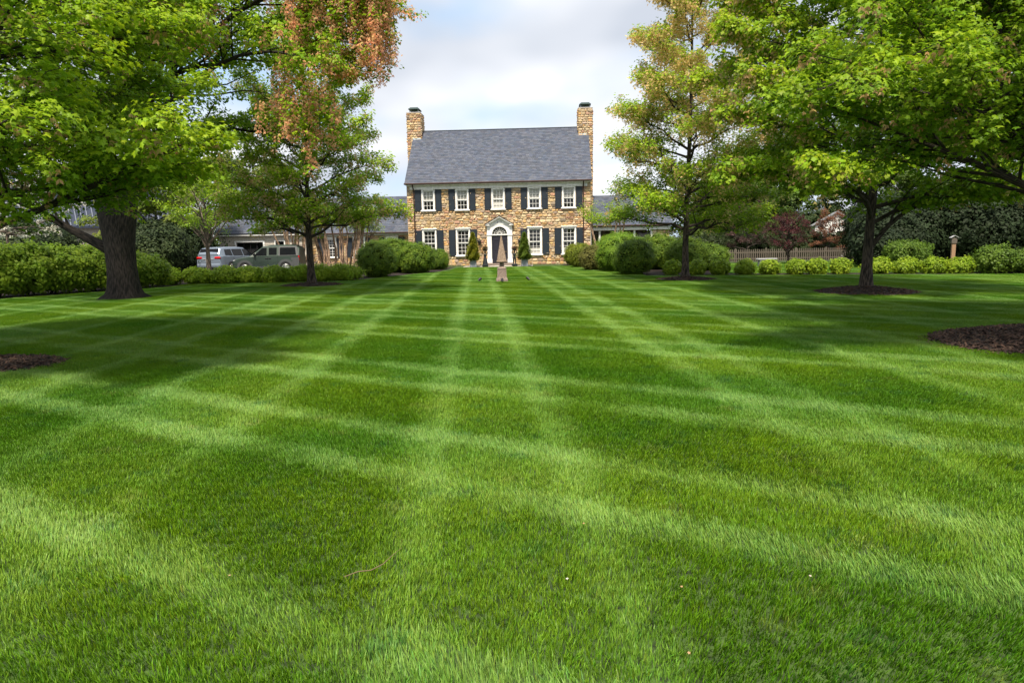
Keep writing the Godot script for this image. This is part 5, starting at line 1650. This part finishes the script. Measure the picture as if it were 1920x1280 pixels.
func garden_things() -> void:
	# obelisk
	var o := thing("garden_obelisk", "weathered stone obelisk on a pedestal in the middle of the lawn", "obelisk", Vector3(-0.38, 0, -29.3), 0.03)
	var P := MB.new()
	var sq := func(mb: MB, y0: float, y1: float, w0: float, w1: float) -> void:
		var a := [Vector3(-w0, y0, -w0), Vector3(w0, y0, -w0), Vector3(w0, y0, w0), Vector3(-w0, y0, w0)]
		var b := [Vector3(-w1, y1, -w1), Vector3(w1, y1, -w1), Vector3(w1, y1, w1), Vector3(-w1, y1, w1)]
		for k in 4:
			mb.face_to([a[k], a[(k + 1) % 4], b[(k + 1) % 4], b[k]], a[k] + a[(k + 1) % 4] - Vector3(0, 2 * y0, 0), Color.WHITE)
		mb.face_to(b.duplicate(), Vector3.UP, Color.WHITE)
		mb.face_to(a.duplicate(), Vector3.DOWN, Color.WHITE)
	P.box(Vector3(0, 0.06, 0), Vector3(0.5, 0.14, 0.5), Color.WHITE, 0.02)
	sq.call(P, 0.12, 0.22, 0.24, 0.205)
	sq.call(P, 0.2, 0.56, 0.202, 0.185)
	P.box(Vector3(0, 0.57, 0), Vector3(0.4, 0.05, 0.4), Color.WHITE, 0.015)
	put("pedestal", P.mesh(), M.pink_stone, o)
	var Nk := MB.new()
	sq.call(Nk, 0.59, 0.66, 0.17, 0.1)
	sq.call(Nk, 0.655, 0.84, 0.1, 0.085)
	put("neck", Nk.mesh(), M.pink_stone, o)
	var C := MB.new()
	C.box(Vector3(0, 0.875, 0), Vector3(0.44, 0.08, 0.44), Color.WHITE, 0.02)
	put("collar", C.mesh(), M.obelisk, o)
	var T := MB.new()
	sq.call(T, 0.91, 1.98, 0.2, 0.012)
	put("spire", T.mesh(), M.obelisk, o)
	# spotlights in the lawn
	var sl := ["black garden spotlight left of the obelisk", "black garden spotlight at the front foot of the obelisk", "black garden spotlight right of the obelisk"]
	var sp := [Vector3(-1.36, 0, -29.6), Vector3(-0.36, 0, -28.6), Vector3(0.76, 0, -29.6)]
	for k in 3:
		var t := thing("spotlight", sl[k], "spotlight", sp[k], [-0.9, 0.0, 0.9][k], "spotlights around the obelisk")
		t.scale = Vector3.ONE * 0.8
		var st := MB.new()
		st.tube([Vector3(0, -0.03, 0), Vector3(0, 0.1, 0)], [0.014, 0.014], 7)
		put("stake", st.mesh(), M.black, t)
		var hd := MB.new()
		hd.tube([Vector3(0, 0.08, 0.07), Vector3(0, 0.12, 0.02), Vector3(0, 0.15, -0.03), Vector3(0, 0.19, -0.1)], [0.03, 0.055, 0.062, 0.075], 12)
		put("head", hd.mesh(), M.black, t)
		var yk := MB.new()
		yk.tube([Vector3(-0.07, 0.16, -0.02), Vector3(-0.075, 0.09, 0), Vector3(0, 0.06, 0), Vector3(0.075, 0.09, 0), Vector3(0.07, 0.16, -0.02)], [0.01, 0.01, 0.01, 0.01, 0.01], 5)
		put("yoke", yk.mesh(), M.black, t)
	# potted conifers
	var pl := ["yellowish potted conifer left of the front door", "greener potted conifer right of the front door"]
	for k in 2:
		rng.seed = 610 + k
		var t := thing("potted_conifer", pl[k], "potted plant", [Vector3(-2.62, 0, -48.2), Vector3(0.98, 0, -48.0)][k], 0.1, "potted conifers by the front door")
		var pt := MB.new()
		pt.box(Vector3(0, 0.24, 0), Vector3(0.44, 0.46, 0.44), Color.WHITE, 0.02)
		pt.box(Vector3(0, 0.48, 0), Vector3(0.52, 0.07, 0.52), Color.WHITE, 0.015)
		put("pot", pt.mesh(), M.planter, t)
		var tr := MB.new()
		tr.tube([Vector3(0, 0.45, 0), Vector3(0, 2.0, 0)], [0.035, 0.01], 6)
		put("trunk", tr.mesh(), M.bark, t)
		var cp := Copies.new()
		var core := MB.new()
		core.lathe(Vector3.ZERO, [Vector2(0.0, 0.52), Vector2(0.27, 0.6), Vector2(0.28, 0.8), Vector2(0.17, 1.3), Vector2(0.06, 1.8), Vector2(0.0, 2.0)], 14, Color(0.1, 0.14, 0.02))
		put("inner_branches", core.mesh(), M.leaf, t)
		for q in 1500:
			var f := pow(rng.randf(), 1.3)
			var yy := 0.52 + f * (1.85 if k == 0 else 1.78)
			var a := rr(0, TAU)
			var r := 0.47 * pow(1.0 - f, 0.75) * (0.82 + 0.26 * sin(a * 5.0 + yy * 7.0)) * rr(0.7, 1.25) * (1.0 if f > 0.08 else 0.75)
			var up := Vector3(cos(a) * 0.5, 1.0, sin(a) * 0.5).normalized()
			cp.add(Basis(Quaternion(Vector3.UP, up)) * Basis(Vector3.UP, rr(0, TAU)), Vector3(cos(a) * r, yy, sin(a) * r), jitter_color([Color(0.36, 0.36, 0.03), Color(0.17, 0.26, 0.03)][k].lerp(Color(0.12, 0.19, 0.025), rr(0, 0.7)), 0.2))
		scatter("foliage", S.needle, M.leaf, cp, t)
	# dark statues carrying plant bowls
	var names := ["dark draped statue carrying a plant bowl left of the door", "dark standing statue carrying a plant bowl right of the door"]
	for k in 2:
		rng.seed = 620 + k
		var t := thing("statue", names[k], "statue", [Vector3(-1.78, 0.05, -48.3), Vector3(0.28, 0.05, -48.25)][k], 0.0, "statues by the front door")
		var pb := MB.new()
		pb.box(Vector3(0, 0.07, 0), Vector3(0.42, 0.14, 0.42), Color.WHITE, 0.02)
		put("plinth", pb.mesh(), M.statue, t)
		var fb := MB.new()
		if k == 0:
			fb.lathe(Vector3(0, 0.14, 0), [Vector2(0.19, 0), Vector2(0.17, 0.12), Vector2(0.12, 0.36), Vector2(0.085, 0.46), Vector2(0.075, 0.52), Vector2(0.1, 0.64), Vector2(0.105, 0.7), Vector2(0.05, 0.745), Vector2(0.035, 0.77), Vector2(0.06, 0.82), Vector2(0.065, 0.86), Vector2(0.045, 0.92), Vector2(0.02, 0.94)], 16, Color.WHITE, Vector2(1.0, 0.8))
		else:
			for s in [-1, 1]: fb.tube([Vector3(s * 0.07, 0.14, 0), Vector3(s * 0.075, 0.35, 0.03), Vector3(s * 0.06, 0.58, 0)], [0.035, 0.045, 0.065], 10)
			fb.lathe(Vector3(0, 0.5, 0), [Vector2(0.1, 0), Vector2(0.115, 0.06), Vector2(0.085, 0.15), Vector2(0.11, 0.28), Vector2(0.11, 0.34), Vector2(0.045, 0.39), Vector2(0.035, 0.42), Vector2(0.06, 0.46), Vector2(0.065, 0.5), Vector2(0.04, 0.57), Vector2(0.02, 0.58)], 16, Color.WHITE, Vector2(1.0, 0.75))
		for s in [-1, 1]:
			fb.tube([Vector3(s * 0.1, 0.83, 0), Vector3(s * 0.17, 0.9, 0.02), Vector3(s * 0.15, 1.02, 0.02), Vector3(s * 0.11, 1.1, 0.02)], [0.036, 0.03, 0.026, 0.024], 8)
		put("figure", fb.mesh(), M.statue, t)
		var bb := MB.new()
		bb.lathe(Vector3(0, 1.06, 0), [Vector2(0.05, 0), Vector2(0.13, 0.05), Vector2(0.19, 0.12), Vector2(0.2, 0.14), Vector2(0.17, 0.13), Vector2(0.0, 0.1)], 14)
		put("bowl", bb.mesh(), M.statue, t)
		var cp := Copies.new()
		for q in 60:
			cp.add(Basis(Vector3.UP, rr(0, TAU)), Vector3(rr(-0.14, 0.14), 1.2 + rr(0, 0.14), rr(-0.14, 0.14)), jitter_color(Color(0.15, 0.15, 0.05) if q % 5 else Color(0.4, 0.2, 0.2), 0.2))
		scatter("bowl_plants", S.box, M.leaf, cp, t)
	# post lantern at left
	var pl2 := thing("post_lantern", "green black post lantern beside the massive trunk at left", "lamp post", Vector3(-18.7, 0, -34.0))
	var pm := MB.new()
	pm.lathe(Vector3.ZERO, [Vector2(0.09, 0), Vector2(0.07, 0.2), Vector2(0.05, 0.3), Vector2(0.045, 1.7), Vector2(0.07, 1.74), Vector2(0.05, 1.8)], 10)
	put("post", pm.mesh(), M.black, pl2)
	var cm := MB.new()
	for k in 4:
		var a := TAU * (k + 0.5) / 4
		cm.tube([Vector3(cos(a) * 0.11, 1.82, sin(a) * 0.11), Vector3(cos(a) * 0.2, 2.22, sin(a) * 0.2)], [0.013, 0.013], 5)
	cm.lathe(Vector3.ZERO, [Vector2(0.05, 1.78), Vector2(0.13, 1.82), Vector2(0.12, 1.84), Vector2(0.0, 1.84)], 4)
	cm.lathe(Vector3.ZERO, [Vector2(0.0, 2.2), Vector2(0.25, 2.22), Vector2(0.24, 2.25), Vector2(0.08, 2.48), Vector2(0.04, 2.54), Vector2(0.0, 2.6)], 4)
	put("cage", cm.mesh(), M.copper, pl2)
	var gm := MB.new()
	gm.lathe(Vector3.ZERO, [Vector2(0.1, 1.84), Vector2(0.185, 2.2)], 4)
	put("pane", gm.mesh(), M.glass, pl2)
	# bird box
	var bb := thing("bird_box_post", "wooden post carrying a small bird box in the right border", "bird box", Vector3(20.5, 0, -31.8), -0.3)
	var bp := MB.new()
	bp.box(Vector3(0, 0.62, 0), Vector3(0.16, 1.26, 0.16), Color.WHITE, 0.012)
	put("post", bp.mesh(), M.post, bb)
	var bh := MB.new()
	bh.box(Vector3(0, 1.38, 0), Vector3(0.22, 0.26, 0.22), Color.WHITE, 0.01)
	bh.tube([Vector3(0, 1.4, 0.1), Vector3(0, 1.4, 0.114)], [0.025, 0.025], 10)
	put("box", bh.mesh(), M.fence, bb)
	var br := MB.new()
	for s in [-1, 1]: br.box(Vector3(s * 0.08, 1.56, 0), Vector3(0.2, 0.02, 0.32), Color.WHITE, 0.004, Basis(Vector3(0, 0, 1), -s * 0.55))
	put("roof", br.mesh(), M.bench, bb)
	# bench
	var bn := thing("stone_bench", "small grey stone bench behind the lime shrubs at right", "bench", Vector3(15.0, 0, -40.2), 0.1)
	var bs := MB.new()
	bs.box(Vector3(0, 0.44, 0), Vector3(1.15, 0.09, 0.4), Color.WHITE, 0.02)
	put("seat", bs.mesh(), M.bench, bn)
	for s in [-1, 1]:
		var lg := MB.new()
		lg.box(Vector3(s * 0.4, 0.2, 0), Vector3(0.14, 0.4, 0.32), Color.WHITE, 0.02)
		put("leg", lg.mesh(), M.bench, bn)
	# fallen twig and seed scraps on the lawn
	var tw := thing("fallen_twig", "thin bare twig lying on the grass in the foreground", "twig", Vector3(-0.72, 0.055, -3.24))
	var tm := MB.new()
	tm.tube([Vector3(-0.12, 0.0, 0.11), Vector3(-0.06, 0.006, 0.07), Vector3(0.0, 0.004, 0.055), Vector3(0.05, 0.008, 0.0), Vector3(0.08, 0.012, -0.08), Vector3(0.12, 0.02, -0.16)], [0.0022, 0.003, 0.003, 0.0028, 0.002, 0.001], 6)
	put("stem", tm.mesh(), mat(Color(0.13, 0.095, 0.05), 0.9), tw)
	var fl := [["pale fallen leaf on the grass in the right foreground", Vector3(1.42, 0, -3.08), Color(0.42, 0.35, 0.28)], ["tan fallen leaf nearest the twig's right on the foreground grass", Vector3(0.78, 0, -3.0), Color(0.32, 0.2, 0.09)], ["small tan fallen leaf at the lower right of the foreground", Vector3(0.68, 0, -2.48), Color(0.32, 0.2, 0.1)], ["orange fallen leaf in the left middle foreground", Vector3(-1.42, 0, -3.2), Color(0.36, 0.22, 0.13)], ["tiny brown scrap further up the right foreground", Vector3(0.4, 0, -3.75), Color(0.28, 0.17, 0.07)], ["whitish scrap left of centre in the right foreground", Vector3(0.25, 0, -3.1), Color(0.42, 0.4, 0.34)]]
	for e in fl:
		var t := MB.new()
		rng.seed = int(e[1].x * 100)
		leaf_maple(t, Vector3(-0.01, 0, 0), Vector3(1, 0.3, rr(-1, 1)).normalized(), Vector3(rr(-0.3, 0.3), 1, 0.3).normalized(), 0.015, Color.WHITE)
		tag(put("fallen_leaf", t.mesh(), mat(e[2], 0.8), null, e[1] + Vector3(0, 0.042, 0)), e[0], "leaf", "scraps fallen on the lawn")

# ------------------------------------------------------------------ cars
# stations: [x, floor, belt, roof, half width low, half width belt, half width roof]
func car_body(st: Array) -> MB:
	var mb := MB.new()
	var rows := []
	for s in st:
		var x: float = s[0]
		var r := []
		for e in [[0.0, s[1]], [s[4] * 0.9, s[1]], [s[4], s[1] + 0.12], [s[5], lerpf(s[1], s[2], 0.6)], [s[5] * 0.985, s[2]], [s[6] + 0.02, s[3] - 0.07], [s[6] * 0.9, s[3] - 0.015], [0.0, s[3]]]:
			r.append(Vector3(x, e[1], e[0]))
		rows.append(r)
	for k in rows.size() - 1:
		for s in [1.0, -1.0]:
			var f := Vector3(1, 1, s)
			for j in 7:
				var q := [rows[k][j] * f, rows[k + 1][j] * f, rows[k + 1][j + 1] * f, rows[k][j + 1] * f]
				var mid: Vector3 = (q[0] + q[2]) / 2 - Vector3((q[0].x + q[2].x) / 2, 0.85, 0)
				mb.face_to([q[0], q[1], q[2]], mid, Color.WHITE)
				mb.face_to([q[0], q[2], q[3]], mid, Color.WHITE)
	for e in [0, rows.size() - 1]:
		for s in [1.0, -1.0]:
			var pts := []
			for p in rows[e]: pts.append(p * Vector3(1, 1, s))
			mb.face_to(pts, Vector3(-1 if e == 0 else 1, 0, 0), Color.WHITE)
	return mb

func wheel(parent: Node, at: Vector3, r: float, side: float) -> void:
	var tb := MB.new()
	var w := 0.2
	tb.tube([at + Vector3(0, 0, -w / 2 * side), at + Vector3(0, 0, -w / 2 * side + 0.03 * side), at + Vector3(0, 0, w / 2 * side - 0.03 * side), at + Vector3(0, 0, w / 2 * side)], [r * 0.93, r, r, r * 0.93], 24)
	var t := put("wheel", tb.mesh(), M.tyre, parent)
	var rb := MB.new()
	rb.tube([at + Vector3(0, 0, w / 2 * side - 0.02 * side), at + Vector3(0, 0, w / 2 * side + 0.004 * side)], [r * 0.66, r * 0.66], 20)
	put("rim", rb.mesh(), mat(Color(0.1, 0.1, 0.1), 0.5), t)
	var sb := MB.new()
	for k in 5:
		var a := TAU * k / 5.0 + 0.3
		sb.box(at + Vector3(cos(a) * r * 0.33, sin(a) * r * 0.33, (w / 2 + 0.012) * side), Vector3(r * 0.62, r * 0.26, 0.02), Color.WHITE, 0.005, Basis(Vector3(0, 0, 1), a))
	sb.tube([at + Vector3(0, 0, (w / 2) * side), at + Vector3(0, 0, (w / 2 + 0.03) * side)], [r * 0.2, r * 0.15], 12)
	var ring := []
	var rad := []
	for k in 21:
		var a := TAU * k / 20.0
		ring.append(at + Vector3(cos(a) * r * 0.64, sin(a) * r * 0.64, (w / 2 + 0.008) * side)); rad.append(0.02)
	sb.tube(ring, rad, 5)
	put("hubcap", sb.mesh(), M.rim, t)

func side_patch(parent: Node, called: String, m: Material, outline: Array, zf: Callable, lift: float, side: float) -> void:
	var mb := MB.new()
	var pts := []
	for p in outline: pts.append(Vector3(p.x, p.y, side * (zf.call(p) + lift)))
	mb.face_to(pts, Vector3(0, 0, side), Color.WHITE)
	var back := []
	for p in outline: back.append(Vector3(p.x, p.y, side * (zf.call(p) - 0.02)))
	for k in outline.size():
		var k2 := (k + 1) % outline.size()
		var q := [Vector3(outline[k].x, outline[k].y, side * (zf.call(outline[k]) + lift)), Vector3(outline[k2].x, outline[k2].y, side * (zf.call(outline[k2]) + lift)), Vector3(outline[k2].x, outline[k2].y, side * (zf.call(outline[k2]) - 0.02)), Vector3(outline[k].x, outline[k].y, side * (zf.call(outline[k]) - 0.02))]
		mb.face(q, Color.WHITE)
	put(called, mb.mesh(), m, parent)

func arch(parent: Node, cx: float, cy: float, r: float, thick: float, z: float, side: float, m: Material) -> void:
	var poly := []
	for k in 15:
		var a := PI * k / 14.0
		poly.append(Vector2(cx + cos(a) * (r + thick), cy + sin(a) * (r + thick)))
	poly.append(Vector2(cx - r - thick, cy - 0.12)); poly.append(Vector2(cx - r, cy - 0.12))
	for k in 15:
		var a := PI - PI * k / 14.0
		poly.append(Vector2(cx + cos(a) * r, cy + sin(a) * r))
	poly.append(Vector2(cx + r, cy - 0.12)); poly.append(Vector2(cx + r + thick, cy - 0.12))
	var mb := MB.new()
	var z0: float = min(side * z, side * (z - 0.12))
	mb.prism(poly, z0, z0 + 0.12)
	put("fender", mb.mesh(), m, parent)
	var wb := MB.new()
	wb.tube([Vector3(cx, cy, side * (z - 0.03)), Vector3(cx, cy, side * (z - 0.024))], [r + 0.01, r + 0.01], 24)
	put("wheel_well", wb.mesh(), M.black, parent)

func cars() -> void:
	var paint := mat(Color(0.026, 0.045, 0.035), 0.4, 0.15)
	paint.clearcoat_enabled = true
	paint.clearcoat = 0.3
	# boxy green car, front towards -x
	var c := thing("green_car", "boxy sage green car with grey fenders parked on the drive", "car", Vector3(-15.85, 0, -45.2), 0.06)
	var st := [[-2.15, 0.42, 0.72, 0.76, 0.72, 0.74, 0.6], [-2.05, 0.28, 0.82, 0.92, 0.82, 0.84, 0.7], [-1.6, 0.26, 0.95, 1.03, 0.87, 0.88, 0.76], [-1.0, 0.25, 1.05, 1.12, 0.88, 0.89, 0.78], [-0.62, 0.25, 1.08, 1.42, 0.88, 0.89, 0.72], [-0.18, 0.25, 1.1, 1.72, 0.88, 0.89, 0.68], [0.3, 0.25, 1.1, 1.78, 0.88, 0.89, 0.68], [1.5, 0.25, 1.1, 1.78, 0.88, 0.89, 0.68], [1.95, 0.26, 1.1, 1.74, 0.87, 0.88, 0.67], [2.12, 0.32, 1.1, 1.62, 0.84, 0.86, 0.68], [2.15, 0.4, 1.05, 1.5, 0.82, 0.84, 0.68]]
	put("body", car_body(st).mesh(), paint, c)
	var zs := func(p: Vector2) -> float: return 0.885 if p.y < 1.1 else lerpf(0.877, 0.7, (p.y - 1.1) / 0.6)
	for s in [1.0, -1.0]:
		side_patch(c, "window", M.carglass, [Vector2(-0.72, 1.13), Vector2(0.08, 1.13), Vector2(0.08, 1.62), Vector2(-0.2, 1.62)], zs, 0.012, s)
		side_patch(c, "window", M.carglass, [Vector2(0.22, 1.16), Vector2(0.72, 1.16), Vector2(0.72, 1.62), Vector2(0.22, 1.62)], zs, 0.012, s)
		side_patch(c, "pillar_panel", M.cladding, [Vector2(0.84, 1.1), Vector2(2.1, 1.1), Vector2(2.0, 1.7), Vector2(0.84, 1.7)], zs, 0.006, s)
		side_patch(c, "window", M.carglass, [Vector2(0.92, 1.14), Vector2(1.95, 1.14), Vector2(1.88, 1.62), Vector2(0.92, 1.62)], zs, 0.016, s)
		arch(c, -1.32, 0.36, 0.36, 0.14, 0.915, s, M.cladding)
		arch(c, 1.26, 0.36, 0.36, 0.16, 0.915, s, M.cladding)
		wheel(c, Vector3(-1.32, 0.33, s * 0.82), 0.33, s)
		wheel(c, Vector3(1.26, 0.33, s * 0.82), 0.33, s)
		side_patch(c, "sill", M.cladding, [Vector2(-0.84, 0.26), Vector2(0.74, 0.26), Vector2(0.74, 0.44), Vector2(-0.84, 0.44)], zs, 0.015, s)
		side_patch(c, "front_cladding", M.cladding, [Vector2(-2.1, 0.4), Vector2(-1.78, 0.4), Vector2(-1.74, 0.7), Vector2(-2.04, 0.7)], func(p): return 0.75 + (p.x + 2.1) * 0.3, 0.02, s)
		side_patch(c, "rear_cladding", M.cladding, [Vector2(1.72, 0.36), Vector2(2.12, 0.36), Vector2(2.13, 0.98), Vector2(1.6, 0.98)], func(_p): return 0.87, 0.015, s)
		var hb := MB.new()
		hb.box(Vector3(0.08, 0.94, s * 0.9), Vector3(0.2, 0.05, 0.04), Color.WHITE, 0.01)
		hb.box(Vector3(0.28, 0.94, s * 0.9), Vector3(0.14, 0.09, 0.03), Color.WHITE, 0.01)
		put("door_handle", hb.mesh(), M.black, c)
		var mr := MB.new()
		mr.box(Vector3(-0.68, 1.2, s * 0.98), Vector3(0.12, 0.16, 0.18), Color.WHITE, 0.03)
		put("mirror", mr.mesh(), M.black, c)
		var lb := MB.new()
		lb.box(Vector3(-1.98, 0.8, s * 0.7), Vector3(0.22, 0.14, 0.22), Color.WHITE, 0.04)
		put("headlight", lb.mesh(), M.lens, c)
		var tl := MB.new()
		tl.box(Vector3(2.1, 0.95, s * 0.8), Vector3(0.1, 0.3, 0.12), Color.WHITE, 0.02)
		put("tail_light", tl.mesh(), M.tail, c)
		for xx in [-0.74, 0.14, 0.78]:
			var sb := MB.new()
			sb.box(Vector3(xx, 0.76, s * 0.888), Vector3(0.012, 0.62, 0.01))
			put("door_seam", sb.mesh(), M.black, c)
	var ws := MB.new()
	ws.face([Vector3(-0.98, 1.14, 0.72), Vector3(-0.98, 1.14, -0.72), Vector3(-0.28, 1.68, -0.64), Vector3(-0.28, 1.68, 0.64)].map(func(p): return p + Vector3(-0.03, 0.03, 0)), Color.WHITE)
	put("windshield", ws.mesh(), M.carglass, c)
	var rk := MB.new()
	rk.box(Vector3(0.95, 1.785, 0), Vector3(2.3, 0.03, 1.2), Color.WHITE, 0.012)
	put("roof_panel", rk.mesh(), paint, c)
	# silver minivan, rear towards the lawn
	var sil := mat(Color(0.2, 0.25, 0.33), 0.35, 0.3)
	sil.clearcoat_enabled = true
	sil.clearcoat = 0.4
	var v := thing("silver_minivan", "silver minivan seen from behind on the drive beside the garage", "minivan", Vector3(-19.65, 0, -48.4), deg_to_rad(-102.6))
	# front towards -x in its own axes
	var sv := [[-2.5, 0.4, 0.66, 0.7, 0.78, 0.8, 0.6], [-2.35, 0.26, 0.78, 0.86, 0.92, 0.94, 0.74], [-1.7, 0.24, 0.95, 1.05, 0.98, 1.0, 0.84], [-1.3, 0.24, 1.0, 1.2, 0.99, 1.0, 0.8], [-0.4, 0.24, 1.05, 1.68, 0.99, 1.0, 0.74], [0.4, 0.24, 1.06, 1.74, 0.99, 1.0, 0.74], [1.7, 0.25, 1.08, 1.73, 0.99, 0.99, 0.73], [2.2, 0.3, 1.1, 1.66, 0.97, 0.96, 0.72], [2.45, 0.38, 1.08, 1.3, 0.93, 0.9, 0.78], [2.52, 0.45, 0.85, 0.95, 0.88, 0.86, 0.76]]
	put("body", car_body(sv).mesh(), sil, v)
	var zv := func(p: Vector2) -> float: return 0.995 if p.y < 1.06 else lerpf(0.985, 0.76, (p.y - 1.06) / 0.6)
	for s in [1.0, -1.0]:
		side_patch(v, "window", M.carglass, [Vector2(-1.1, 1.12), Vector2(-0.1, 1.12), Vector2(-0.1, 1.58), Vector2(-0.45, 1.58)], zv, 0.012, s)
		side_patch(v, "window", M.carglass, [Vector2(0.0, 1.12), Vector2(1.1, 1.14), Vector2(1.1, 1.58), Vector2(0.0, 1.58)], zv, 0.012, s)
		side_patch(v, "window", M.carglass, [Vector2(1.2, 1.14), Vector2(1.95, 1.2), Vector2(1.85, 1.56), Vector2(1.2, 1.58)], zv, 0.012, s)
		wheel(v, Vector3(-1.55, 0.34, s * 0.92), 0.34, s)
		wheel(v, Vector3(1.45, 0.34, s * 0.92), 0.34, s)
		var wb := MB.new()
		for xx in [-1.55, 1.45]: wb.tube([Vector3(xx, 0.36, s * 0.99), Vector3(xx, 0.36, s * 1.002)], [0.39, 0.39], 24)
		put("wheel_well", wb.mesh(), M.black, v)
		var tl := MB.new()
		tl.box(Vector3(2.42, 1.0, s * 0.68), Vector3(0.26, 0.17, 0.44), Color.WHITE, 0.05, Basis(Vector3(0, 0, 1), 0.2))
		put("tail_light", tl.mesh(), M.tail, v)
		var hl := MB.new()
		hl.box(Vector3(-2.3, 0.72, s * 0.75), Vector3(0.24, 0.16, 0.3), Color.WHITE, 0.05)
		put("headlight", hl.mesh(), M.lens, v)
		var mr := MB.new()
		mr.box(Vector3(-0.95, 1.15, s * 1.1), Vector3(0.12, 0.16, 0.2), Color.WHITE, 0.04)
		put("mirror", mr.mesh(), sil, v)
		for xx in [-0.05, 1.14]:
			var db := MB.new()
			db.box(Vector3(xx, 0.72, s * 1.0), Vector3(0.014, 0.7, 0.01))
			put("door_seam", db.mesh(), M.black, v)
		var hb := MB.new()
		hb.box(Vector3(0.12, 0.92, s * 1.005), Vector3(0.22, 0.04, 0.03), Color.WHITE, 0.01)
		put("door_handle", hb.mesh(), sil, v)
	var rw := MB.new()
	rw.face([Vector3(2.45, 1.16, 0.74), Vector3(2.45, 1.16, -0.74), Vector3(2.245, 1.6, -0.66), Vector3(2.245, 1.6, 0.66)].map(func(p): return p + Vector3(0.03, 0.02, 0)), Color.WHITE)
	put("rear_window", rw.mesh(), M.carglass, v)
	var wsb := MB.new()
	wsb.face([Vector3(-1.28, 1.2, 0.76), Vector3(-1.28, 1.2, -0.76), Vector3(-0.45, 1.66, -0.68), Vector3(-0.45, 1.66, 0.68)].map(func(p): return p + Vector3(-0.03, 0.03, 0)), Color.WHITE)
	put("windshield", wsb.mesh(), M.carglass, v)
	var lp := MB.new()
	lp.box(Vector3(2.53, 0.82, 0), Vector3(0.03, 0.14, 0.34), Color.WHITE, 0.005)
	put("licence_plate", lp.mesh(), M.plate, v)
	var cr := MB.new()
	cr.box(Vector3(2.515, 0.93, 0), Vector3(0.05, 0.05, 0.8), Color.WHITE, 0.01)
	put("tailgate_trim", cr.mesh(), M.rim, v)
	var bp := MB.new()
	bp.box(Vector3(2.46, 0.5, 0), Vector3(0.22, 0.26, 1.78), Color.WHITE, 0.06)
	put("bumper", bp.mesh(), sil, v)
